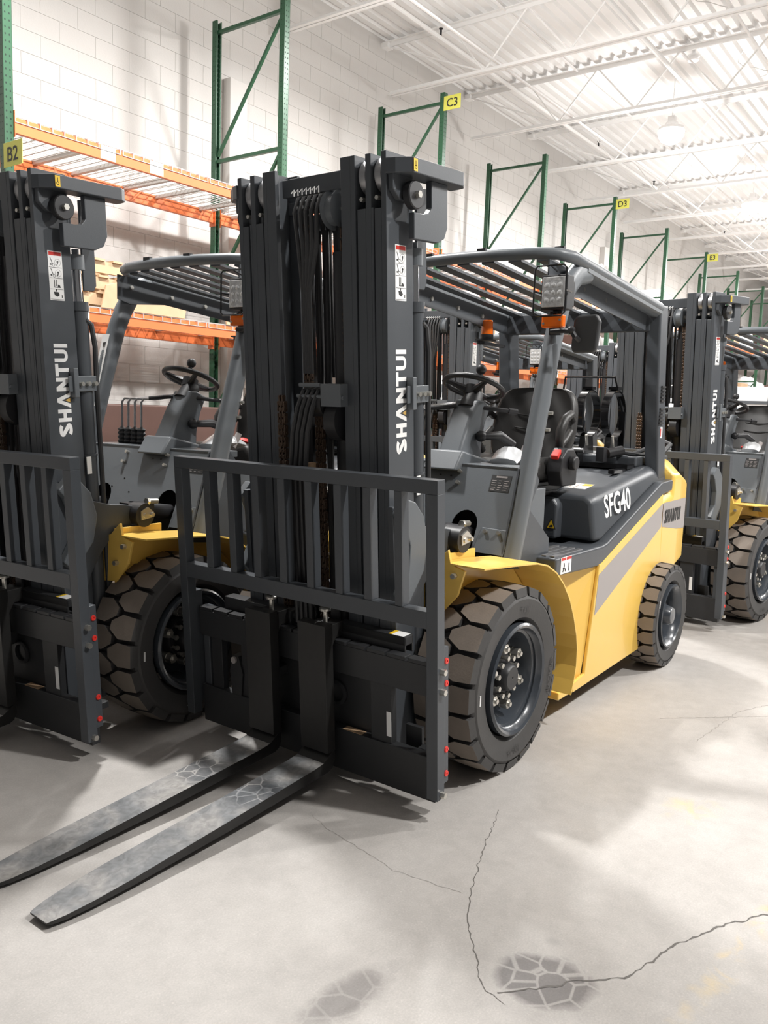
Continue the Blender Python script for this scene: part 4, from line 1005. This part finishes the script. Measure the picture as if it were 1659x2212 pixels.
    # chains
    def chain(y_, u_, s0, s1):
        b = MB(); z = s0; k = 0; P = .0254
        while z < s1:
            for j in range(5):
                if (j+k) % 2 == 0:
                    yy = y_-.018+j*.009
                    b.prism([(u_-.011, z-.004), (u_-.007, z-.010), (u_+.007, z-.010), (u_+.011, z-.004), (u_+.009, z+P/2), (u_+.011, z+P+.004), (u_+.007, z+P+.010), (u_-.007, z+P+.010), (u_-.011, z+P+.004), (u_-.009, z+P/2)], 'y', yy-.003, yy+.003)
            b.cyl((u_, y_-.024, z), (u_, y_+.024, z), .0045, 6)
            z += P; k += 1
        return mt(b.build('leaf_chain', M['chain'], T, fix=False))
    chain(-.173, -.155, .30, 1.50); chain(.04, -.155, .30, 1.47); chain(-.055, -.20, 1.45, 2.2); chain(.15, -.21, 1.5, 2.2)
    mt(MB().box(-.14, -.05, -.20, -.14, .30, .34).build('chain_anchor', M['carr'], T, bevel=.002)); mt(MB().box(-.135, -.125, .10, .145, .55, .68).build('anchor_plate', M['carr'], T))
    for y_ in (.11, -.22): mt(MB().prism([(-.03, .32), (-.05, .46), (-.12, .52), (-.14, .32)], 'y', y_, y_+.01).build('anchor_web', M['carr'], T))
    b = MB(); b.cyl((-.13, -.005, 1.14), (-.13, -.005, 1.25), .03, 16); b.cyl((-.13, -.005, 1.1), (-.13, -.005, 1.14), .02, 12); mt(b.build('spring_cap', M['card'], T, smooth=40))
    # ================= carriage =================
    b = MB(); C_ = M['carr']
    def bar(b, y0, y1, s0, s1, u0, u1): b.box(u0, u1, y0, y1, s0, s1)
    bar(b, -.665, .675, .39, .515, -.10, -.055)
    y = -.665; k = 0
    while y < .66:
        bar(b, y, min(y+.088, .675), .515, .53, -.10, -.055); y += .101
    uc = mt(b.build('upper_fork_bar', C_, T, bevel=.002))
    b = MB(); bar(b, -.665, .675, -.045, .14, -.10, -.055); lb = mt(b.build('lower_fork_bar', C_, T, bevel=.003))
    b = MB()
    for a0, a1 in ((-.60, -.53), (-.40, -.30), (.355, .46)): bar(b, a0, a1, .10, .42, -.10, -.065)
    bar(b, -.22, .33, .12, .41, -.12, -.10); bar(b, -.67, -.6, .12, .41, -.14, -.10); bar(b, .55, .67, .10, .13, -.16, -.12); bar(b, .47, .55, .10, .20, -.17, -.15)
    mt(b.build('carriage_plate', C_, T, bevel=.002))
    mt(MB().lathe([(.04, 0), (.055, .004), (.055, .012), (.04, .014)], (-.10, .15, .28), 'x', 24, closed=True).build('carriage_boss', C_, T, smooth=40))
    ss_ = mt(MB().prism([(-.46, .14), (-.40, .14), (-.385, .25), (-.41, .33), (-.45, .33), (-.47, .25)], 'x', -.10, -.055).build('side_shift_stop', C_, T)); MB().cyl((-.056, -.435, .31), (-.045, -.435, .31), .016, 16).build('pin', M['stripe'], ss_, smooth=40)
    b = MB(); b.box(-.0985, -.095, .352, .37, .235, .335) if False else b.box(-.066, -.064, .435, .458, .17, .275); mt(b.build('serial_sticker', M['white'], T))
    b = MB(); b.box(-.09, -.056, .21, .31, .141, .143); mt(b.build('worn_label', M['card'], T))
    b = MB(); mt(MB().box(-.165, -.105, -.54, -.12, .515, .588).build('side_shift_cylinder', C_, T, bevel=.004)); bar(b, .15, .50, .55, .588, -.165, -.105); bar(b, .15, .50, .515, .588, -.115, -.105); bar(b, .15, .50, .515, .588, -.165, -.155)
    sc2 = mt(b.build('side_shift_cylinder', C_, T, bevel=.004)); MB().box(-.16, -.11, .43, .49, .5885, .5892).build('yellow_label', M['white'], sc2); MB().box(-.16, -.11, .415, .432, .5885, .5893).build('yellow_label', M['decal_yellow'], sc2)
    b = MB(); b.lathe([(.045, 0), (.036, 0), (.036, .01), (.045, .01)], (-.12, -.015, .60), 'x', 20, closed=True); b.cyl((-.13, -.12, .56), (-.13, .15, .56), .012, 8); mt(b.build('lifting_eye', C_, T, smooth=True))
    for s in (1, -1):
        b = MB(); b.box(-.088, -.012, min(s*.675, s*.716), max(s*.675, s*.716), .05, .605); b.box(-.11, -.07, min(s*.62, s*.66), max(s*.62, s*.66), .03, .53)
        sp2 = mt(b.build('side_shift_plate', G, T, bevel=.003))
        for z_ in (.55, .46, .19, .09):
            MB().lathe([(.010, 0), (.013, .001), (.011, .006), (.005, .006), (.004, .002)], (-.069, s*.716, z_), 'y', 14, sgn=s).build('red_cap', M['red_plastic'], sp2, smooth=True)
        for z_ in (.52, .44, .02): MB().cyl((-.028, s*.716, z_), (-.028, s*.742, z_), .013, 6).build('bolt', M['zinc'], sp2)
    # load backrest
    b = MB()
    bar(b, -.722, .722, 1.196, 1.248, -.05, 0); bar(b, -.672, .672, .685, .752, -.05, 0)
    for s in (1, -1): b.box(-.05, 0, min(s*.672, s*.722), max(s*.672, s*.722), .0, 1.196)
    lbk = mt(b.build('load_backrest', G, T, bevel=.002))
    for y0, y1 in ((-.53, -.488), (-.377, -.338), (-.227, -.187), (-.075, -.035), (.078, .115), (.231, .268), (.378, .413), (.526, .560)):
        q = MB(); q.prism([(y0, .752), (y1, .752), (y1, 1.196), (y0, 1.196)], 'x', -.052, -.003); q.build('backrest_bar', G, lbk, bevel=.002)
    # forks
    for y0, y1 in ((.052, .201), (-.258, -.108)):
        yc = (y0+y1)/2; hw = .0745; b = MB(); b.mi = 1
        b.box(-.015, .035, yc-hw, yc+hw, .06, .615)
        # blade loft: u, halfwidth, s_bot, s_top
        V = []; F = []
        secs = [(-.015, hw, .06, .06), (-.012, hw, .02, .06), (.005, hw, -.012, .06), (.03, hw, -.021, .045), (.06, hw, -.021, .030), (.12, hw, -.021, .026), (.6, hw, -.014, .026), (1.0, hw, .002, .027), (1.15, hw*.93, .008, .028), (1.24, hw*.80, .012, .0285), (1.285, hw*.66, .016, .0285), (1.297, hw*.60, .020, .027)]
        for u_, h_, sb_, st2 in secs: V += [(u_, yc-h_, sb_), (u_, yc+h_, sb_), (u_, yc+h_, st2), (u_, yc-h_, st2)]
        b.add(V, []); n0 = len(b.v)-len(V)
        for i in range(1, len(secs)-1+0):
            for k in range(4):
                b.f.append((n0+i*4+k, n0+i*4+(k+1) % 4, n0+i*4+4+(k+1) % 4, n0+i*4+4+k)); b.m.append(0 if (k == 2 and i > 3) else 1)
        b.f.append(tuple(n0+4+k for k in (3, 2, 1, 0))); b.m.append(1)
        e = n0+len(V)-4; b.f.append(tuple(e+k for k in range(4))); b.m.append(1)
        # hooks behind
        b.box(-.11, -.015, yc-.05, yc+.05, .535, .60); b.prism([(-.012, .60), (-.012, .47), (-.05, .53), (-.105, .60)], 'y', yc+.045, yc+.055)
        fo = mt(b.build('fork', [M['forktop'], M['forkside']], T, bevel=.0015))
        q = MB(); q.cyl((-.04, yc+.015, .60), (-.04, yc+.015, .655), .010, 10); q.lathe([(.010, .652), (.024, .655), (.026, .665), (.020, .672), (.001, .673)], (-.04, yc+.015, 0), 'z', 16); q.build('fork_pin', M['zinc'], fo, smooth=True)
    return T

P0 = forklift()
tag(P0, 'grey and yellow forklift in the middle with SFG40 lettering and long forks toward the camera', 'forklift', 'forklifts parked in rows')
bpy.context.view_layer.update()
KM = kidmap()
def truck(x, y, rz, tilt, lab, drop=()):
    km = {k: [c for c in v if c.name.split('.')[0] not in drop] for k, v in KM.items()} if drop else KM
    o = copy_tree(P0, None, km); o.location = (x, y, 0); o.rotation_euler = (0, 0, rz); tag(o, lab, 'forklift')
    if tilt is not None:
        R1 = Matrix.Rotation(TILT, 3, 'Y'); R2 = Matrix.Rotation(tilt, 3, 'Y'); nl = PIV+R2@(R1.inverted()@(BP-PIV))
        for c in SC.objects:
            if c.parent is o and c.get('mast'): c.location = nl; c.rotation_euler = (0, tilt, 0)
    return o
bpy.context.view_layer.update()
truck(.60, -1.50, radians(4.5), radians(3.9), 'forklift cut off by the left edge of the photo, beside the middle one')
o = truck(-3.97, .21, radians(-7.6), radians(3.8), 'forklift at the right edge, directly behind the middle one, black seat in view')
for c in SC.objects:
    if c.parent is o and c.name.split('.')[0] in ('load_backrest', 'upper_fork_bar', 'lower_fork_bar', 'carriage_plate', 'side_shift_plate', 'fork', 'serial_sticker', 'worn_label', 'side_shift_cylinder', 'side_shift_stop', 'lifting_eye'): c.location.y -= .09
truck(-3.95, -2.05, radians(1), radians(2), 'forklift behind the middle one, its roof seen through the middle cabin')
truck(-7.9, -2.1, 0, radians(1), 'third forklift in the row by the racks, mast seen behind the mirror')
truck(-8.8, .25, 0, radians(0), 'far forklift behind the right one, lamp seen beside its mast')
# plastic bag hanging at the right guard corner of the middle truck
b = MB(); b.sweep([(-.55, -.38, 2.36), (-.52, -.42, 2.30), (-.54, -.46, 2.20), (-.58, -.47, 2.06)], [.03, .09, .08, .02], 10, ry=.13)
o = b.build('bubble_wrap', M['cloth'], smooth=60); tag(o, 'scrap of pale bubble wrap hanging from the roof corner of the middle forklift', 'packaging')

# ---------------- goods on the racks and beyond ----------------
zl = 2.31+.073
b = MB()
pl_ = [(-2.75, zl), (-1.0, zl), (-1.05, zl+.24), (-1.2, zl+.28), (-2.7, zl+.30), (-2.78, zl+.1)]
b.prism([(-1.2, zl), (-1.25, zl+.2), (-1.45, zl+.26), (-2.95, zl+.26), (-2.95, zl), (-2.66, zl), (-2.64, zl+.10), (-2.58, zl+.14), (-2.2, zl+.14), (-2.14, zl+.10), (-2.12, zl)], 'y', -4.10, -4.08)
o = tag(b.build('plywood_sheet', M['wood'], bevel=.003), 'plywood board with a cut hand hole on the lower rack shelf, behind the left forklift', 'board')
pal = MB()
def pallet_mesh():
    p = MB()
    for k in range(7): p.box(-.6+k*.183, -.6+k*.183+.10, -.5, .5, .12, .138)
    for y_ in (-.48, -.02, .44): p.box(-.6, .6, y_, y_+.04, .02, .12)
    for k in range(3): p.box(-.6+k*.55, -.6+k*.55+.10, -.5, .5, 0, .02)
    return p.mesh('pallet', M['wood'])
pme = pallet_mesh()
for k, (x, z) in enumerate(((-1.06, zl+.006), (-1.08, zl+.146), (-1.04, zl+.286))):
    o = tag(obj('pallet', pme), ['lowest', 'middle', 'topmost'][k]+' of the stacked wooden pallets on the lower shelf, left bay', 'pallet', 'wooden pallets stacked on the rack'); o.location = (x, -4.63, z)
def carton(name, x0, x1, y0, y1, z0, z1, m, lab, cat, grp=None):
    t = MB().box(x0, x1, y0, y1, z0, z1).build(name, m, bevel=.01); tag(t, lab, cat, grp)
    if m is M['card']: MB().box(x0, x1, (y0+y1)/2-.03, (y0+y1)/2+.03, z1+.0005, z1+.002).build('tape', M['wood'], t)
    return t
carton('crate', -2.95, -.6, -4.95, -4.1, .0, 1.55, M['brown'], 'dark brown crate on the floor under the first rack bay, behind the left steering wheel', 'crate')
carton('crate', -7.9, -6.9, -4.9, -4.1, .0, 1.5, M['brown'], 'dark brown crate on the floor under the third rack bay', 'crate')
rnd = random.Random(3); nb = 0
spots = []
for bay in range(1, 9):
    x1 = FX_[bay]-.12; x0 = FX_[bay+1]+.12; x = x1
    for lev in (0, 1):
        if bay > 5 or (lev == 1 and bay not in (4, 5)): 
            if lev == 1 and bay < 6: continue
        x = x1
        while x-.5 > x0:
            w_ = rnd.uniform(.55, 1.0); w_ = min(w_, x-x0)
            spots.append((bay, lev, x-w_+.03, x, rnd.uniform(.3, .85))); x -= w_+rnd.uniform(.03, .25)
def sack(x0, x1, y0, y1, z0, h, seed):
    r = random.Random(seed); b = MB(); V = []; F = []; n = 20
    for j, (zz, sc_) in enumerate(((0, .92), (.15, 1), (.55, 1.0), (.8, .93), (.93, .8), (1.0, .5))):
        for k in range(n):
            a = 2*pi*k/n; c_ = abs(cos(a))**.5*(1 if cos(a) > 0 else -1); s_ = abs(sin(a))**.5*(1 if sin(a) > 0 else -1); w = r.uniform(.93, 1.0)
            V.append(((x0+x1)/2+(x1-x0)/2*c_*sc_*w, (y0+y1)/2+(y1-y0)/2*s_*sc_*w, z0+h*(zz+(r.uniform(-.05, .05) if j > 1 else 0))))
    for j in range(5):
        for k in range(n): F.append((j*n+k, j*n+(k+1) % n, j*n+n+(k+1) % n, j*n+n+k))
    F += [tuple(range(n)), tuple(range(5*n, 6*n))]
    b.add(V, F); return b
posw = {}
for i, (bay, lev, x0, x1, h) in enumerate(spots):
    z0 = (zl if lev == 0 else 3.68+.073)+.002; kind = rnd.choice(['wrap', 'card', 'card', 'wrap', 'wrap', 'crate'])
    posw[(bay, lev)] = posw.get((bay, lev), 0)+1; k = ordn[posw[(bay, lev)]-1]
    wh = '%s load on the %s shelf, %s bay from left' % (k, 'lower' if lev == 0 else 'upper', bayn[bay])
    if kind == 'wrap':
        tag(sack(x0, x1, -4.95, -4.15, z0, h, i).build('wrapped_load', M['film'], smooth=70), 'white plastic wrapped bundle, '+wh, 'bundle', 'goods stored on the pallet rack')
    else:
        carton('carton' if kind == 'card' else 'crate', x0, x1, -4.95, -4.15, z0, z0+h, M['card'] if kind == 'card' else M['brown'], ('cardboard carton, ' if kind == 'card' else 'dark crate, ')+wh, 'box', 'goods stored on the pallet rack')
# white van far behind
t = tag(empty('van', (-13.2, -1.35, 0)), 'white van parked far back, seen through the cabin of the right forklift', 'van')
b = MB(); b.prism([(-.95, .35), (.95, .35), (.97, 1.2), (.88, 2.05), (.78, 2.25), (-.78, 2.25), (-.88, 2.05), (-.97, 1.2)], 'x', -4.5, 0); b.box(-.0, .15, -.95, .95, .35, 1.05)
b.build('body', M['van'], t, bevel=.05, seg=3, smooth=50)
b = MB(); b.prism([(-.80, 1.28), (-.06, 1.28), (-.06, 1.85), (-.72, 1.85)], 'x', 0, .012); b.prism([(.06, 1.28), (.80, 1.28), (.72, 1.85), (.06, 1.85)], 'x', 0, .012); b.build('window', M['glass'], t)
b = MB(); b.box(0, .03, -.85, .85, 1.93, 1.99); b.box(.15, .18, -.9, .9, .38, .52); b.build('trim_strip', M['grey'], t)
for s in (1, -1): MB().cyl((-.8, s*.75, .33), (-.8, s*.97, .33), .33, 24).build('wheel', M['rubber'], t, smooth=40)
for k, (x, y) in enumerate(((-11.3, -2.6), (-12.4, .9))):
    tag(sack(x-.6, x+.6, y-.5, y+.5, 0, 2.15 if k == 0 else 2.3, 50+k).build('wrapped_load', M['film'], smooth=70), ['tall white wrapped pallet load on the floor left of the van', 'tall white wrapped pallet load on the floor right of the van'][k], 'bundle')
